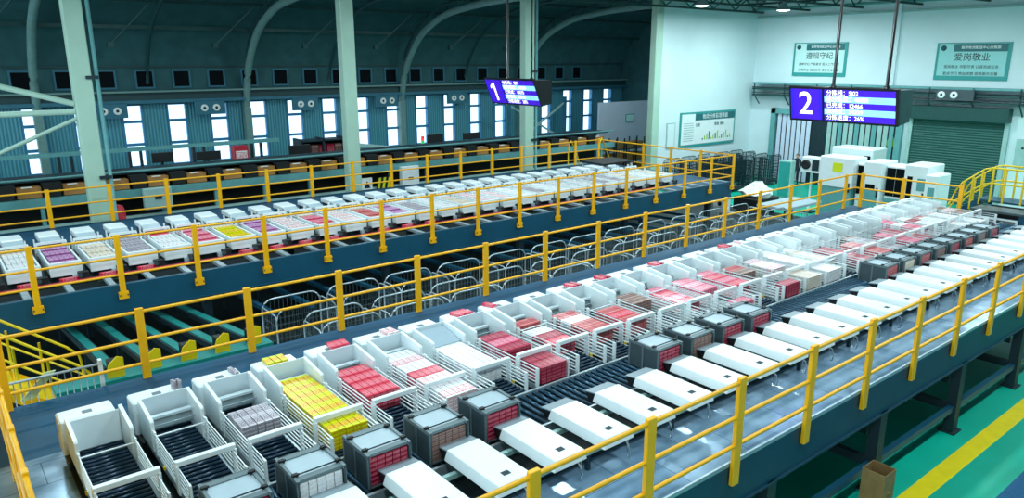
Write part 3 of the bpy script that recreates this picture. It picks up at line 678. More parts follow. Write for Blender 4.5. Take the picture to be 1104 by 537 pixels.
for k in range(N2):
    o = (fx2(k), 20.2, D)
    if f2 is None: f2 = make_feeder2(o); q = f2
    else: q = copy_tree(f2); q.location = o
    tag(q, 'white open feeder box of the far line, %s from the left' % nth(k))
    o = (fx2(k) + .1, 22.3, D)
    if c2 is None: c2 = make_cover2(o); q = c2
    else: q = copy_tree(c2); q.location = o
    tag(q, 'small white cover behind the far line feeders, %s from the left' % nth(k))
    s1 = random.choice(['carton_salmon', 'carton_mauve', 'carton_white', 'carton_pink', 'carton_white', 'carton_purple', 'carton_cream', 'carton_whitered', 'carton_crimson']) if k < 16 else random.choice(['carton_white', 'carton_cream', 'carton_mauve', 'carton_white', 'carton_whitered'])
    if k == 9: s1 = 'carton_yellow'
    s2 = random.choice([s1, 'carton_white', 'carton_red' if k in (7, 10) else 'carton_cream'])
    for r_ in range(7):
        for i in range(5):
            st = s1 if r_ < 5 else s2; x = fx2(k) + (i - 2) * .104; y = 19.25 + r_ * .3
            far2.box(x - .046, x + .046, y - .13, y + .13, 2.262, 2.47 + .03 * ((r_ * 7 + k) % 2), st)
tag(far2.build('cigarette_carton'), 'rows of cigarette cartons filling the feeder boxes of the far line', 'cartons', kind='stuff')
far2b = [2, 3, 4, 5, 6, 9, 10, 11, 12, 14, 15, 16]
for n_, k in enumerate(far2b):
    carton_obj((fx2(k) + .02, 18.9, D - .028), 'carton_red', 'red carton lying before a white box of the far line, %s from left' % ORD[n_], 'red cartons at the front of the far line', PI / 2 + .1, (.12, .4, .1))
for i, (y, z) in enumerate([(18.72, 2.13)]):
    m = MB((10, y, z)); m.box(-3, 22.6, y - .04, y + .04, 2.08, 2.13, 'red_paint'); tag(m.build('belt_strip'), 'thin red strip under the front of the far line boxes', 'strip')
t = thing('end_table', (24.2, 23.3, D), 'dark topped transfer table at the far end of the far line', 'table')
m = MB(t.location); m.cbox(22.9, 24.9, 22.2, 23.6, 2.55, 2.63, 'black_plastic', .01); m.build('tabletop', t)
for x in (23, 24.8):
    for y in (22.3, 23.5): m = MB(t.location); m.box(x - .04, x + .04, y - .04, y + .04, D - .04, 2.55, 'white_paint'); m.build('leg', t)
t = thing('access_ladder', (24.6, 25.6, 0), 'pair of yellow hooped ladder rails at the far line corner', 'ladder')
for x in (24.2, 26.3):
    m = MB(t.location); m.tube([(x, 25.75, D - .0), (x, 25.75, 2.9), (x + .12, 25.78, 3.15), (x + .3, 25.9, 3.2), (x + .9, 26.0, 2.3), (x + 1.2, 26.1, 1.6), (x + 1.2, 26.1, 0)], .03, 'yellow_bright'); m.build('hoop_rail', t)

# ================================================================== between the platforms
for i in range(5):
    x = 2.15 + i * .62; o = (x, 14.3, 1.4)
    t = thing('inclined_conveyor', o, 'narrow teal conveyor sloping down under the far platform, %s from the left' % ORD[i], 'conveyor', 'narrow sloping conveyors')
    m = MB(o); m.bar((x, 14.28, 1.56), (x, 21.0, .62), .16, .08, 'teal_belt'); m.build('belt', t)
    m = MB(o); m.bar((x - .1, 14.28, 1.52), (x - .1, 21.0, .58), .03, .12, 'dark_steel'); m.bar((x + .1, 14.28, 1.52), (x + .1, 21.0, .58), .03, .12, 'dark_steel'); m.build('side_frame', t)
    m = MB(o); m.prism([(x - .14, 13.86, 1.52), (x + .14, 13.86, 1.52), (x + .14, 13.86, 1.86), (x + .04, 13.86, 1.9), (x - .1, 13.86, 1.78), (x - .14, 13.86, 1.66)], (0, .03, 0), 'yellow_bright'); tag(m.build('bracket', t), 'yellow end bracket')
    m = MB(o); m.cbox(x - .1, x + .06, 13.95, 14.15, 1.53, 1.80, 'black_plastic'); m.build('motor', t)
    m = MB(o); m.box(x - .05, x + .05, 17.0, 17.1, 0, 1.1, 'dark_steel'); m.box(x - .05, x + .05, 20.8, 20.9, 0, .55, 'dark_steel'); m.build('leg', t)
t = thing('cable_tray', (3, 14.0, 0), 'teal ledge carrying the yellow brackets behind the railing', 'ledge')
m = MB(t.location); m.box(1.2, 4.95, 13.75, 14.25, 1.38, 1.52, 'teal_belt'); m.build('ledge', t)
for x in (1.3, 2.45, 4.9): m = MB(t.location); m.box(x - .05, x + .05, 13.9, 14.0, 0, 1.38, 'dark_steel'); m.build('leg', t)
# dark support rails below the far platform, further right
for i in range(19):
    x = 6.2 + i * .98; m = MB((x, 18.8, .5)); m.bar((x, 16.95, .95), (x, 21, .75), .12, .1, 'beam_blue')
    for y, z in ((17.1, .9), (20.8, .72)): m.box(x - .04, x + .04, y - .04, y + .04, 0, z, 'dark_steel')
    tag(m.build('floor_rack'), 'low blue rack rail under the far platform, %s from the left' % nth(i), 'rack', 'low rack rails')
# wire cages
def rrect(a, b_, r, f, n=4):
    out = []
    for cx_, cy_, s in ((b_[0] - r, b_[1] - r, 0), (a[0] + r, b_[1] - r, 1)):
        for i in range(n + 1): an = PI / 2 * (s + i / n); out.append(f(cx_ + r * math.cos(an), cy_ + r * math.sin(an)))
    return [f(b_[0], a[1])] + out + [f(a[0], a[1])]
def make_cage(o, tubem='galvanised', wire='crate_grey', wr=.005):
    x, y, _ = o; w, d, h = 1.4, .85, 1.72; t = thing('wire_cage_trolley', o, '', 'cage trolley', 'wire cage trolleys in the aisle')
    for yy in (y, y + d): m = MB(o); m.tube(rrect((x, .18), (x + w, h), .26, lambda a, b_: (a, yy, b_)), .02, tubem, 8); m.build('end_frame', t)
    for xx in (x + .0, x + w): m = MB(o); m.tube(rrect((y, .2), (y + d, h - .14), .12, lambda a, b_: (xx, a, b_)), .016, tubem, 6); m.build('side_frame', t)
    wi = wire
    for yy in (y, y + d):
        m = MB(o)
        for i in range(1, 14): m.bar((x + i * .1, yy, .2), (x + i * .1, yy, h - .02 - (.12 if i in (1, 13) else 0)), wr, wr, wi)
        for j in range(1, 8): m.bar((x + .01, yy, .2 + j * .17), (x + w - .01, yy, .2 + j * .17), wr, wr, wi)
        m.build('wire_mesh', t)
    for xx in (x, x + w):
        m = MB(o)
        for i in range(1, 8): m.bar((xx, y + i * .105, .2), (xx, y + i * .105, h - .15), wr, wr, wi)
        for j in range(1, 7): m.bar((xx, y + .01, .2 + j * .19), (xx, y + d - .01, .2 + j * .19), wr, wr, wi)
        m.build('wire_mesh', t)
    m = MB(o); m.box(x, x + w, y, y + d, .16, .21, 'crate_side'); m.build('base', t)
    for xx in (x + .1, x + w - .1):
        for yy in (y + .1, y + d - .1): m = MB(o); m.lathe([(.001, -.02), (.065, -.02), (.07, 0), (.065, .02), (.001, .02)], (xx, yy, .082), 'black_plastic', 12, 'x'); m.box(xx - .03, xx + .03, yy - .02, yy + .02, .12, .16, 'galvanised'); m.build('caster', t)
    return t
cg = None
for r_, (y, xs) in enumerate(((13.6, 5.9), (15.0, 5.5))):
    for i in range(12):
        o = (xs + i * 1.58 + random.uniform(-.05, .05), y + random.uniform(-.05, .05), .012)
        if cg is None: cg = make_cage(o); q = cg
        else: q = copy_tree(cg); q.location = o
        tag(q, 'grey wire cage trolley in the aisle, %s from left in the %s row' % (ORD[i], 'nearer' if r_ == 0 else 'farther'))
# yellow stair at the left
t = thing('aisle_stairs', (0, 16, 0), 'yellow stairs leading down into the aisle at the left edge', 'stairs')
for i in range(9): m = MB(t.location); x = -.7 + i * .29; z = 1.95 - i * .215; m.box(x, x + .28, 15.5, 16.6, z - .03, z, 'yellow_bright'); m.build('tread', t)
for y in (15.48, 16.62):
    m = MB(t.location); m.bar((-.75, y, 2.05), (1.95, y, .06), .04, .22, 'yellow'); m.build('stringer', t)
    m = MB(t.location); m.tube([(-1.3, y, 3.6), (.0, y, 2.72), (1.75, y, 1.32), (1.95, y, 1.1), (1.98, y, .9), (1.98, y, .0)], .027, 'yellow_bright'); m.build('handrail', t)
    m = MB(t.location); m.tube([(-1.3, y, 3.1), (.0, y, 2.22), (1.98, y, .66)], .022, 'yellow_bright'); m.build('middle_rail', t)
    for x in (-.6, .8, 1.3): m = MB(t.location); z = 1.95 - (x + .7) * .74; m.tube([(x, y, z - .05), (x, y, z + 1.06)], .024, 'yellow_bright'); m.build('post', t)
t = thing('barred_gate', (1, 12.3, 1.6), 'low grey barred fence behind the corner of the near platform', 'fence')
m = MB(t.location)
for z in (2.02, 2.42): m.tube([(.35, 12.3, z), (1.7, 12.3, z)], .02, 'cool_grey')
m.build('rail', t)
m = MB(t.location)
for i in range(15): m.tube([(.38 + i * .093, 12.3, 2.0), (.38 + i * .093, 12.3, 2.44)], .008, 'cool_grey', 6)
m.build('bars', t)
for x in (.35, 1.7): m = MB(t.location); m.box(x - .025, x + .025, 12.22, 12.32, 1.9, 2.5, 'white_paint'); m.build('post', t)
m = MB((.9, 12.2, 2.1)); m.hexa([(.62, 12.32, 2.10), (.80, 12.32, 2.10), (1.12, 12.34, 2.46), (.98, 12.34, 2.46), (.62, 12.345, 2.10), (.80, 12.345, 2.10), (1.12, 12.365, 2.46), (.98, 12.365, 2.46)], 'pale_board'); tag(m.build('plank'), 'pale flat board leaning on the grey barred fence', 'board')

# ================================================================== hanging displays
def display(name, label, y0, y1, num, rows, rods, zc, tilt, hg, house):
    X = 16.2; hgt = hg
    t = thing('hanging_display', (X, (y0 + y1) / 2, zc), label, 'display', 'hanging displays')
    R = Matrix.Rotation(-tilt, 4, 'Y'); wd = y1 - y0
    def ch(o): o.parent = t; o.matrix_local = R; return o
    # local frame: screen faces -X, y from +wd/2 (left in view) to -wd/2
    m = MB(); m.prism([(0, -wd / 2, -hgt / 2), (0, wd / 2, -hgt / 2), (0, wd / 2, hgt / 2), (0, -wd / 2, hgt / 2)], (.07, 0, 0), 'monitor_black'); ch(m.build('bezel'))
    sn, cs = math.sin(tilt), math.cos(tilt); m = MB(); zt, zb = hgt / 2 * cs - .02, -hgt / 2 * cs + .02
    m.prism([(.08 - hgt / 2 * sn, -wd / 2 + .01, zt), (.08 + hgt / 2 * sn, -wd / 2 + .01, zb), (.62, -wd / 2 + .01, zb + .06), (.62, -wd / 2 + .01, zt)], (0, wd - .02, 0), house); m.build('back_housing', t)
    sp = wd / 2 - wd * .335
    m = MB(); m.box(-.012, 0, sp + .03, wd / 2 - .05, -hgt / 2 + .05, hgt / 2 - .05, 'screen_violet'); e = .07
    for (a, b_, z0, z1) in ((sp + .03, sp + .03 + e, -.35, .35), (wd / 2 - .05 - e, wd / 2 - .05, -.35, .35), ): m.box(-.014, -.011, a, b_, z0, z1, 'screen_blue')
    s1 = ch(m.build('number_screen'))
    m = MB(); a, b_ = -wd / 2 + .06, sp - .03; hh = (hgt - .1) / 5
    for i in range(5): m.box(-.012, 0, a, b_, hgt / 2 - .05 - (i + 1) * hh, hgt / 2 - .05 - i * hh, 'screen_cyan' if i % 2 else 'screen_violet')
    s2 = ch(m.build('text_screen'))
    rot = (PI / 2, 0, -PI / 2)
    def local(o, p): o.matrix_local = Matrix.Translation(Vector(p)) @ Matrix(((0, 0, -1), (-1, 0, 0), (0, 1, 0))).to_4x4(); return o
    if num == '1':
        m = MB(); yc = (sp + wd / 2) / 2; m.prism([(-.018, yc + .05, -.33), (-.018, yc - .05, -.33), (-.018, yc - .05, .33), (-.018, yc + .03, .33), (-.018, yc + .2, .2), (-.018, yc + .2, .1), (-.018, yc + .05, .19)], (.004, 0, 0), 'screen_white'); m.build('digit', s1)
    else: o = text(num, 'digit', 'screen_white', s1, .74, (0, 0, 0), (0, 0, 0)); local(o, (-.016, (sp + wd / 2) / 2, 0))
    for i, rw in enumerate(rows):
        o = text(rw, 'text_line', 'screen_white', s2, hh * .92, (0, 0, 0), (0, 0, 0), 'LEFT'); local(o, (-.016, b_ - .05, hgt / 2 - .05 - (i + .5) * hh))
    for yy in rods:
        m = MB(); p = R @ Vector((.05, yy, hgt / 2)); m.tube([tuple(p), (p.x, p.y, 10.38 - zc)], .036, 'monitor_black'); o = m.build('hanging_rod', t)
        m = MB(); m.lathe([(.001, .06), (.05, .05), (.07, 0)], tuple(p), 'monitor_black', 12); m.build('rod_flange', t)
    return t
display('a', 'hanging display with a big white 2 over the near line', 7.17, 9.68, '2', ['分拣线：SJ02', '总分拣量：46805', '已完成：12466', '未完成：34339', '分拣进度：26%'], (.2, -.98), 5.99, .22, .80, 'monitor_back')
display('b', 'hanging display with a big white 1 over the far line', 18.75, 21.45, '1', ['分拣线：SJ01', '总分拣量：46820', '已完成：13035', '未完成：33785', '分拣进度：28%'], (.05, -1.2), 5.90, .42, .96, 'monitor_black')

# ================================================================== signs and fittings on the white walls
def wall_text(body, m, parent, size, p, side):
    o = text(body, 'lettering', m, parent, size, (0, 0, 0), (0, 0, 0))
    R = Matrix(((0, 0, -1), (-1, 0, 0), (0, 1, 0))) if side == 'right' else Matrix(((1, 0, 0), (0, 0, -1), (0, 1, 0)))
    o.matrix_local = Matrix.Translation(Vector(p)) @ R.to_4x4()
def slogan(label, y0, y1, z0, z1, title, l1, l2, pale):
    X = XR; t = thing('slogan_sign', (X, (y0 + y1) / 2, (z0 + z1) / 2), label, 'sign', 'slogan signs'); L = Vector(t.location)
    m = MB(L); m.box(X - .05, X - .0, y0, y1, z0, z1, 'sign_teal'); m.build('frame', t)
    m = MB(L); m.box(X - .06, X - .05, y0 + .15, y1 - .12, z0 + .2, z1 - .05, pale); m.build('face', t)
    m = MB(L); m.box(X - .066, X - .06, y0 + .15, y1 - .78, z1 - .42, z1 - .06, 'sign_dark'); m.build('header', t)
    m = MB(L); m.lathe([(.001, -.068), (.13, -.068), (.13, -.06)], (X, y1 - .32, z1 - .25), 'ink', 16, 'x'); m.build('emblem', t)
    zc = (z0 + z1) / 2
    wall_text('烟草物流配送中心分拣部', 'sign_white', t, .155, (-.068, -.33, z1 - .24 - zc), 'right')
    wall_text(title, 'ink_black', t, .40, (-.062, 0, zc + .18 - zc), 'right')
    wall_text(l1, 'ink_black', t, .165, (-.062, 0, -.26), 'right'); wall_text(l2, 'ink_black', t, .165, (-.062, 0, -.58), 'right')
slogan('teal framed slogan sign on the right wall, above the number two display', 20.74, 23.9, 6.05, 7.88, '遵规守纪', '遵章守纪 严格要求 服从工作安排', '文明作业 团结协作 维护企业形象', 'sign_pale')
slogan('teal framed slogan sign on the right wall above the roller shutter', 12.95, 16.2, 6.0, 7.76, '爱岗敬业', '爱岗敬业 尽职尽责 认真完成任务', '勤奋学习 精益求精 提高服务质量', 'sign_pale_b')
t = thing('notice_board', (35.75, YW, 3.1), 'large pale notice board with teal header on the left white wall', 'notice board'); L = t.location
m = MB(L); m.box(33.2, 38.3, YW - .06, YW, 2.15, 4.1, 'sign_teal'); m.build('frame', t)
m = MB(L); m.box(33.32, 38.18, YW - .07, YW - .06, 2.3, 4.0, 'sign_white'); m.build('face', t)
m = MB(L); m.box(34.5, 38.18, YW - .076, YW - .07, 3.62, 4.0, 'sign_dark'); m.build('header', t)
wall_text('物流分拣管理看板', 'sign_white', t, .30, (.6, -.08, .71), 'left'); wall_text('日期', 'ink', t, .2, (-1.0, -.078, .25), 'left'); wall_text('数量  质量', 'ink', t, .2, (1.0, -.078, .25), 'left')
m = MB(L)
for i in range(9): m.box(33.5, 34.4, YW - .075, YW - .07, 2.5 + i * .12, 2.54 + i * .12, 'teal_pale')
m.build('table_print', t); m = MB(L)
for i in range(14): m.box(35.2 + i * .2, 35.3 + i * .2, YW - .075, YW - .07, 2.5, 2.6 + .12 * (i % 4), 'warn_green' if i % 3 else 'sign_dark')
m.build('bar_chart', t)
m = MB((32.5, YW, 2.9)); m.box(32.1, 32.8, YW - .05, YW, 2.2, 3.6, 'teal_pale'); m.box(32.16, 32.74, YW - .06, YW - .05, 2.26, 3.54, 'wall_white'); tag(m.build('wall_cabinet'), 'small flat white panel on the wall left of the notice board', 'panel')
# shutter door and canopy on the right wall
t = struct(MB((XR, 14.8, 0)).box(XR - .08, XR - .02, 12.7, 16.85, 0, 4.1, 'shutter_slats').build('door_1'))
m = MB(t.location); m.box(XR - .5, XR, 12.5, 17.1, 4.1, 4.75, 'shutter'); m.build('shutter_box', t)
m = MB(t.location); m.box(XR - .15, XR, 16.85, 17.05, 0, 4.1, 'teal_pale'); m.box(XR - .15, XR, 12.5, 12.7, 0, 4.1, 'teal_pale'); m.build('frame', t)
t = thing('cable_gantry', (XR, 15, 5.2), 'long teal cable gantry along the right wall over the shutter', 'gantry')
for z, mm in ((5.62, 'teal_paint'), (5.3, 'roof_steel'), (4.95, 'roof_steel')): m = MB(t.location); m.box(XR - .7, XR - .1, 4, 26.0, z - .05, z + .05, mm); m.build('tray', t)
m = MB(t.location)
for i in range(12): y = 4.2 + i * 1.97; m.box(XR - .7, XR - .64, y - .03, y + .03, 4.9, 5.66, 'roof_steel'); m.bar((XR - .66, y, 4.95), (XR - .06, y, 4.4), .05, .05, 'roof_steel')
m.build('bracket', t)
m = MB(t.location)
for z in (5.1, 5.4): m.tube([(XR - .72, 4, z), (XR - .72, 26, z)], .03, 'dark_steel', 6)
m.build('pipe', t)
def twin(label, p, ax):
    t = thing('twin_light_box', p, label, 'emergency light', 'twin round light boxes'); x, y, z = p
    m = MB(p)
    if ax == 'x': m.cbox(x - .06, x + .1, y - .95, y + .75, z - .25, z + .25, 'crate_side', .01)
    else: m.cbox(x - .7, x + .7, y - .06, y + .1, z - .32, z + .32, 'wall_panel', .01)
    m.build('box', t)
    for s in (-.28, .28):
        c = (x - .06, y + s + .2, z) if ax == 'x' else (x + s, y - .06, z); m = MB(p)
        m.lathe([(.17, .0), (.17, -.05), (.07, -.05), (.06, -.01)], c, 'ring_white', 16, ax); m.lathe([(.07, -.03), (.001, -.03)], c, 'black_plastic', 12, ax); m.build('round_lamp', t)
twin('box with two round lamps on the gantry over the shutter', (XR - .8, 14.9, 5.32), 'x')
for i, px in enumerate([7.05, 11.4, 16.25, 21.1, 25.9, 32.4]): twin('box with two round lamps between the back windows, %s from left' % ORD[i], (px, YB - .6, 4.72), 'y')
# strip curtain doorway
t = struct(MB((XR, 21, 0)).box(XR - .02, XR - .005, 17.6, 24.6, 0, 3.9, 'dark_steel').build('door_2'))
m = MB(t.location); m.box(XR - .25, XR, 24.6, 24.9, 0, 4.2, 'teal_paint'); m.box(XR - .25, XR, 17.3, 17.6, 0, 4.2, 'teal_paint'); m.box(XR - .25, XR, 17.3, 24.9, 3.9, 4.2, 'teal_paint'); m.build('frame', t)
for i in range(22):
    y = 17.75 + i * .31
    if 12 <= i <= 14: continue
    m = MB(t.location); m.box(XR - .1, XR - .08, y, y + .24, .05, 3.9, 'partition_white' if i > 14 else ('teal_pale' if i % 3 else 'teal_paint')); m.build('curtain_strip', t)
m = MB((XR, 17.2, 3.5)); m.prism([(XR - .03, 16.95 + .55, 2.55), (XR - .03, 17.5 + .75, 2.55), (XR - .03, 17.75 + .1, 3.2)], (.03, 0, 0), 'warn_green'); tag(m.build('warning_sign'), 'yellow-green triangular warning sign left of the roller shutter', 'sign')
t = thing('wall_box', (XR - .1, 11.8, 2.6), 'pale electrical box on the right wall beside the shutter', 'electrical box'); m = MB(t.location); m.cbox(XR - .25, XR, 11.2, 12.1, 2.2, 3.4, 'teal_pale', .02); m.build('case', t)
for s in (-.15, .15): m = MB(t.location); m.lathe([(.001, -.28), (.05, -.28), (.06, -.25)], (XR, 11.65 + s, 3.0), 'dark_steel', 10, 'x'); m.build('knob', t)

# ------------------------------------------------------------------ white machines beyond the near line
def cabinet(label, x0, x1, y0, y1, h, win, extra=None, z0=0.):
    o = (x0, (y0 + y1) / 2, 0); t = thing('machine_cabinet', o, label, 'machine', 'white machines beyond the near line')
    m = MB(o); m.cbox(x0, x1, y0, y1, z0 + .12, h, 'white_paint', .04); m.build('case', t)
    m = MB(o); m.box(x0 + .05, x1 - .05, y0 + .05, y1 - .05, 0, z0 + .13, 'dark_steel' if z0 == 0 else 'teal_paint'); m.build('plinth', t)
    for (a, b_, c, d, mm) in win: m = MB(o); m.box(x0 - .02, x0 + .01, a, b_, c, d, mm); m.build('window' if mm in ('clerestory', 'teal_paint') else 'sticker', t)
    m = MB(o); m.box(x0 - .04, x0, y0 + .1, y0 + .16, h * .45, h * .6, 'black_plastic'); m.build('handle', t)
    return t
cabinet('long white machine with a yellow sticker beyond the far end railing', 32, 33.2, 15.75, 17.35, 2.75, [(16.25, 16.7, 2.1, 2.5, 'sticker_yellow')], z0=1.3)
cabinet('dark recessed machine bay between two white cabinets', 32.3, 33.2, 15.3, 15.72, 2.55, [(15.34, 15.68, 1.2, 2.45, 'clerestory')])
cabinet('white machine cabinet with a teal lower door, right of the dark bay', 31.9, 33.3, 14.45, 15.27, 2.72, [(14.55, 15.2, .3, 1.5, 'teal_paint'), (14.7, 15.1, 1.55, 1.75, 'clerestory')])
cabinet('machine cabinet with large dark glazed doors in the machine row', 32.2, 33.3, 13.55, 14.42, 2.6, [(13.6, 14.0, 1.3, 2.5, 'clerestory'), (14.02, 14.38, 1.3, 2.5, 'clerestory'), (13.6, 14.38, .3, 1.2, 'teal_paint')])
cabinet('white machine cabinet with a teal display before the shutter', 31.8, 33.3, 12.55, 13.5, 2.78, [(13.15, 13.35, 1.3, 2.3, 'clerestory'), (12.62, 12.95, 1.75, 2.25, 'teal_paint'), (12.7, 13.3, .3, 1.1, 'teal_paint')])
cabinet('small white control cabinet at the right end of the machine row', 31.4, 32.6, 12.0, 12.5, 2.5, [(12.1, 12.35, 1.5, 2.0, 'teal_paint')])
cabinet('low white machine block standing behind the machine row', 34.6, 36, 16.2, 18.2, 2.9, [(16.3, 16.6, 1.9, 2.6, 'clerestory')])
t = thing('inspection_unit', (32.4, 18.0, 0), 'small white unit with a round dark lens on a stand', 'machine'); L = t.location
m = MB(L); m.cbox(32.1, 32.7, 17.4, 18.3, 1.9, 2.6, 'white_paint', .03); m.build('case', t)
m = MB(L); m.lathe([(.22, 0), (.22, -.06), (.14, -.06), (.001, -.03)], (32.1, 18.05, 2.25), 'black_plastic', 16, 'x'); m.box(32.07, 32.1, 17.42, 17.75, 2.0, 2.5, 'dark_steel'); m.build('lens', t)
m = MB(L); m.tube([(32.4, 17.9, 0), (32.4, 17.9, 1.9)], .06, 'white_paint'); m.box(32.1, 32.7, 17.6, 18.2, 0, .04, 'dark_steel'); m.build('stand', t)
t = thing('teal_locker', (35, 20.4, 0), 'tall teal locker with white sides before the strip curtain', 'locker'); L = t.location
m = MB(L); m.cbox(34.6, 35.0, 20.25, 20.95, 0, 1.95, 'teal_pale', .02); m.build('case', t)
m = MB(L); m.box(34.57, 34.6, 20.3, 20.9, .1, 1.88, 'sign_teal'); m.build('door', t); m = MB(L); m.box(34.54, 34.57, 20.36, 20.4, .9, 1.1, 'galvanised'); m.build('handle', t)
t = thing('pallet_table', (29.5, 17.2, 0), 'low grey conveyor table behind the corner of the near railing', 'table'); L = t.location
m = MB(L); m.box(27.6, 30.4, 16.2, 17.6, .9, 1.0, 'cool_grey'); m.build('tabletop', t)
for x in (27.7, 30.3):
    for y in (16.3, 17.5): m = MB(L); m.box(x - .04, x + .04, y - .04, y + .04, 0, .9, 'dark_steel'); m.build('leg', t)
# crumpled film heap on a dark trolley
t = thing('film_trolley', (30.2, 19.3, 0), 'dark trolley carrying crumpled white film', 'trolley'); L = t.location
m = MB(L); m.cbox(29.4, 31, 18.6, 20, .2, .8, 'black_plastic', .03); m.build('body', t)
for x in (29.6, 30.8):
    for y in (18.8, 19.8): m = MB(L); m.lathe([(.001, -.03), (.1, -.03), (.1, .03), (.001, .03)], (x, y, .1), 'black_plastic', 12, 'x'); m.build('wheel', t)
m = MB((30.2, 19.3, .8)); rr_ = random.Random(3)
prev = None; rings = []
for i, (z, r_) in enumerate([(.8, .55), (1.0, .68), (1.15, .5), (1.3, .34), (1.42, .12)]):
    rings.append(m.add([(30.2 + (r_ + rr_.uniform(-.14, .2)) * math.cos(a), 19.3 + (r_ + rr_.uniform(-.14, .2)) * math.sin(a), z + rr_.uniform(-.08, .1) * (i > 0)) for a in [2 * PI * q / 14 for q in range(14)]]))
for a, b_ in zip(rings, rings[1:]):
    for q in range(14): m.face([a + q, a + (q + 1) % 14, b_ + (q + 1) % 14, b_ + q], 'wrap_white')
m.face([rings[-1] + q for q in range(14)], 'wrap_white'); m.face([rings[0] + q for q in range(14)][::-1], 'wrap_white')
tag(m.build('plastic_film'), 'crumpled white plastic film heaped on the dark trolley', 'film')
t = thing('control_box', (27.3, 19.1, 0), 'white control box with a dark dial on a post in the aisle', 'control box'); L = t.location
m = MB(L); m.cbox(27.1, 27.4, 18.75, 19.45, .45, 1.25, 'white_paint', .02); m.build('case', t)
m = MB(L); m.lathe([(.001, -.03), (.09, -.03), (.1, 0)], (27.1, 19.1, .85), 'black_plastic', 14, 'x'); m.build('dial', t); m = MB(L); m.box(27.2, 27.3, 19.05, 19.15, 0, .45, 'dark_steel'); m.build('post', t)
# dark cage trolleys by the left white wall
dk = make_cage((0, 0, 0), 'dark_steel', 'dark_steel', .018)
for i in range(9):
    q = dk if i == 0 else copy_tree(dk); q.location = (31.4 + i * 1.5 if i < 5 else 32.4 + (i - 5) * 1.6, 25.1 if i < 5 else 23.2, 0); q.rotation_euler.z = .06 * (i % 3 - 1)
    tag(q, 'dark wire cage trolley below the notice board, %s from left in the %s row' % (ORD[i if i < 5 else i - 5], 'wall-side' if i < 5 else 'front'), group='cage trolleys by the white wall')
# person by the strip curtain
def person(loc, rz):
    t = thing('person', loc, 'person in dark clothes standing before the strip curtain doorway', 'person'); t.rotation_euler.z = rz
    V = [(0, 0, .95), (0, 0, 1.12), (0, -.01, 1.3), (0, 0, 1.46), (0, .0, 1.53), (0, .02, 1.62), (0, .02, 1.72)]
    R_ = [.14, .125, .15, .09, .055, .085, .075]
    E_ = [(0, 1), (1, 2), (2, 3), (3, 4), (4, 5), (5, 6)]
    for s in (-1, 1):
        b0 = len(V); V += [(s * .17, 0, 1.42), (s * .22, -.01, 1.15), (s * .2, .12, .95), (s * .19, .16, .88)]; R_ += [.062, .048, .038, .035]; E_ += [(3, b0), (b0, b0 + 1), (b0 + 1, b0 + 2), (b0 + 2, b0 + 3)]
        b1 = len(V); V += [(s * .09, 0, .86), (s * .1, .02, .48), (s * .11, -.02, .09), (s * .12, .13, .045)]; R_ += [.095, .065, .045, .04]; E_ += [(0, b1), (b1, b1 + 1), (b1 + 1, b1 + 2), (b1 + 2, b1 + 3)]
        for q in range(5):
            h = len(V); a = (q - 2) * .02; V += [(s * .19 + a, .19, .85 - abs(q - 2) * .004), (s * .19 + a, .215, .80 + .006 * abs(q - 2))]; R_ += [.011, .009]; E_ += [(b0 + 3, h), (h, h + 1)]
    me = bpy.data.meshes.new('body'); me.from_pydata(V, E_, []); me.materials.append(M['cloth_dark']); o = bpy.data.objects.new('body', me); COL.objects.link(o); o.parent = t
    sk = o.modifiers.new('skin', 'SKIN'); sk.use_smooth_shade = True
    for v, r_ in zip(me.skin_vertices[0].data, R_): v.radius = (r_, r_ * .85)
    me.skin_vertices[0].data[0].use_root = True
    o.modifiers.new('sub', 'SUBSURF').levels = 1
    m = MB(); m.lathe([(.001, 1.51), (.045, 1.52), (.07, 1.57), (.082, 1.63), (.08, 1.69), (.06, 1.73), (.001, 1.745)], (0, .03, 0), 'skin', 14); m.box(-.012, .012, .1, .125, 1.6, 1.64, 'skin'); m.build('face', t)
    m = MB(); m.lathe([(.086, 1.62), (.095, 1.68), (.075, 1.74), (.04, 1.765), (.001, 1.77)], (0, .012, 0), 'hair', 14); m.build('hair', t)
person((39.1, 22.55, 0), 1.9)

# ================================================================== third row: long sorter in the back aisle
t = thing('long_sorter', (12, 29, 0), 'long dark topped sorter running along the back aisle behind the columns', 'sorter'); L = t.location
m = MB(L); m.box(-7, 30.5, 29.25, 30.4, 2.98, 3.06, 'dark_steel'); m.tube([(-7, 28.85, 3.12), (30.5, 28.85, 3.12)], .04, 'teal_paint'); m.build('roof', t)
m = MB(L); m.box(-7, 30.5, 28.7, 28.9, 2.2, 2.48, 'teal_paint'); tag(m.build('front_beam', t), 'pale teal front beam')
m = MB(L); m.box(-7, 30.5, 29.2, 30.3, 2.2, 2.5, 'dark_steel'); m.build('belt_bed', t)
m = MB(L); m.box(-7, 30.5, 30.3, 30.4, 1.2, 2.98, 'black_plastic'); m.build('rear_panel', t)
m = MB(L); m.box(-7, 30.5, 28.75, 28.85, 1.45, 1.55, 'teal_pale'); m.box(-7, 30.5, 28.72, 28.84, .9, 1.0, 'dark_steel'); m.build('lower_pipe', t)
for i in range(20):
    x = -6.5 + i * 1.9
    m = MB(L); m.box(x - .06, x + .06, 28.8, 28.95, 0, 2.2, 'teal_paint'); m.build('leg', t)
for i in range(27):
    x = -6.0 + i * 1.34; m = MB(L); m.prism([(x - .22, 28.82, 2.5), (x + .22, 28.82, 2.5), (x + .29, 28.82, 2.95), (x - .29, 28.82, 2.95)], (0, .4, 0), 'black_plastic'); m.build('drive_head', t)
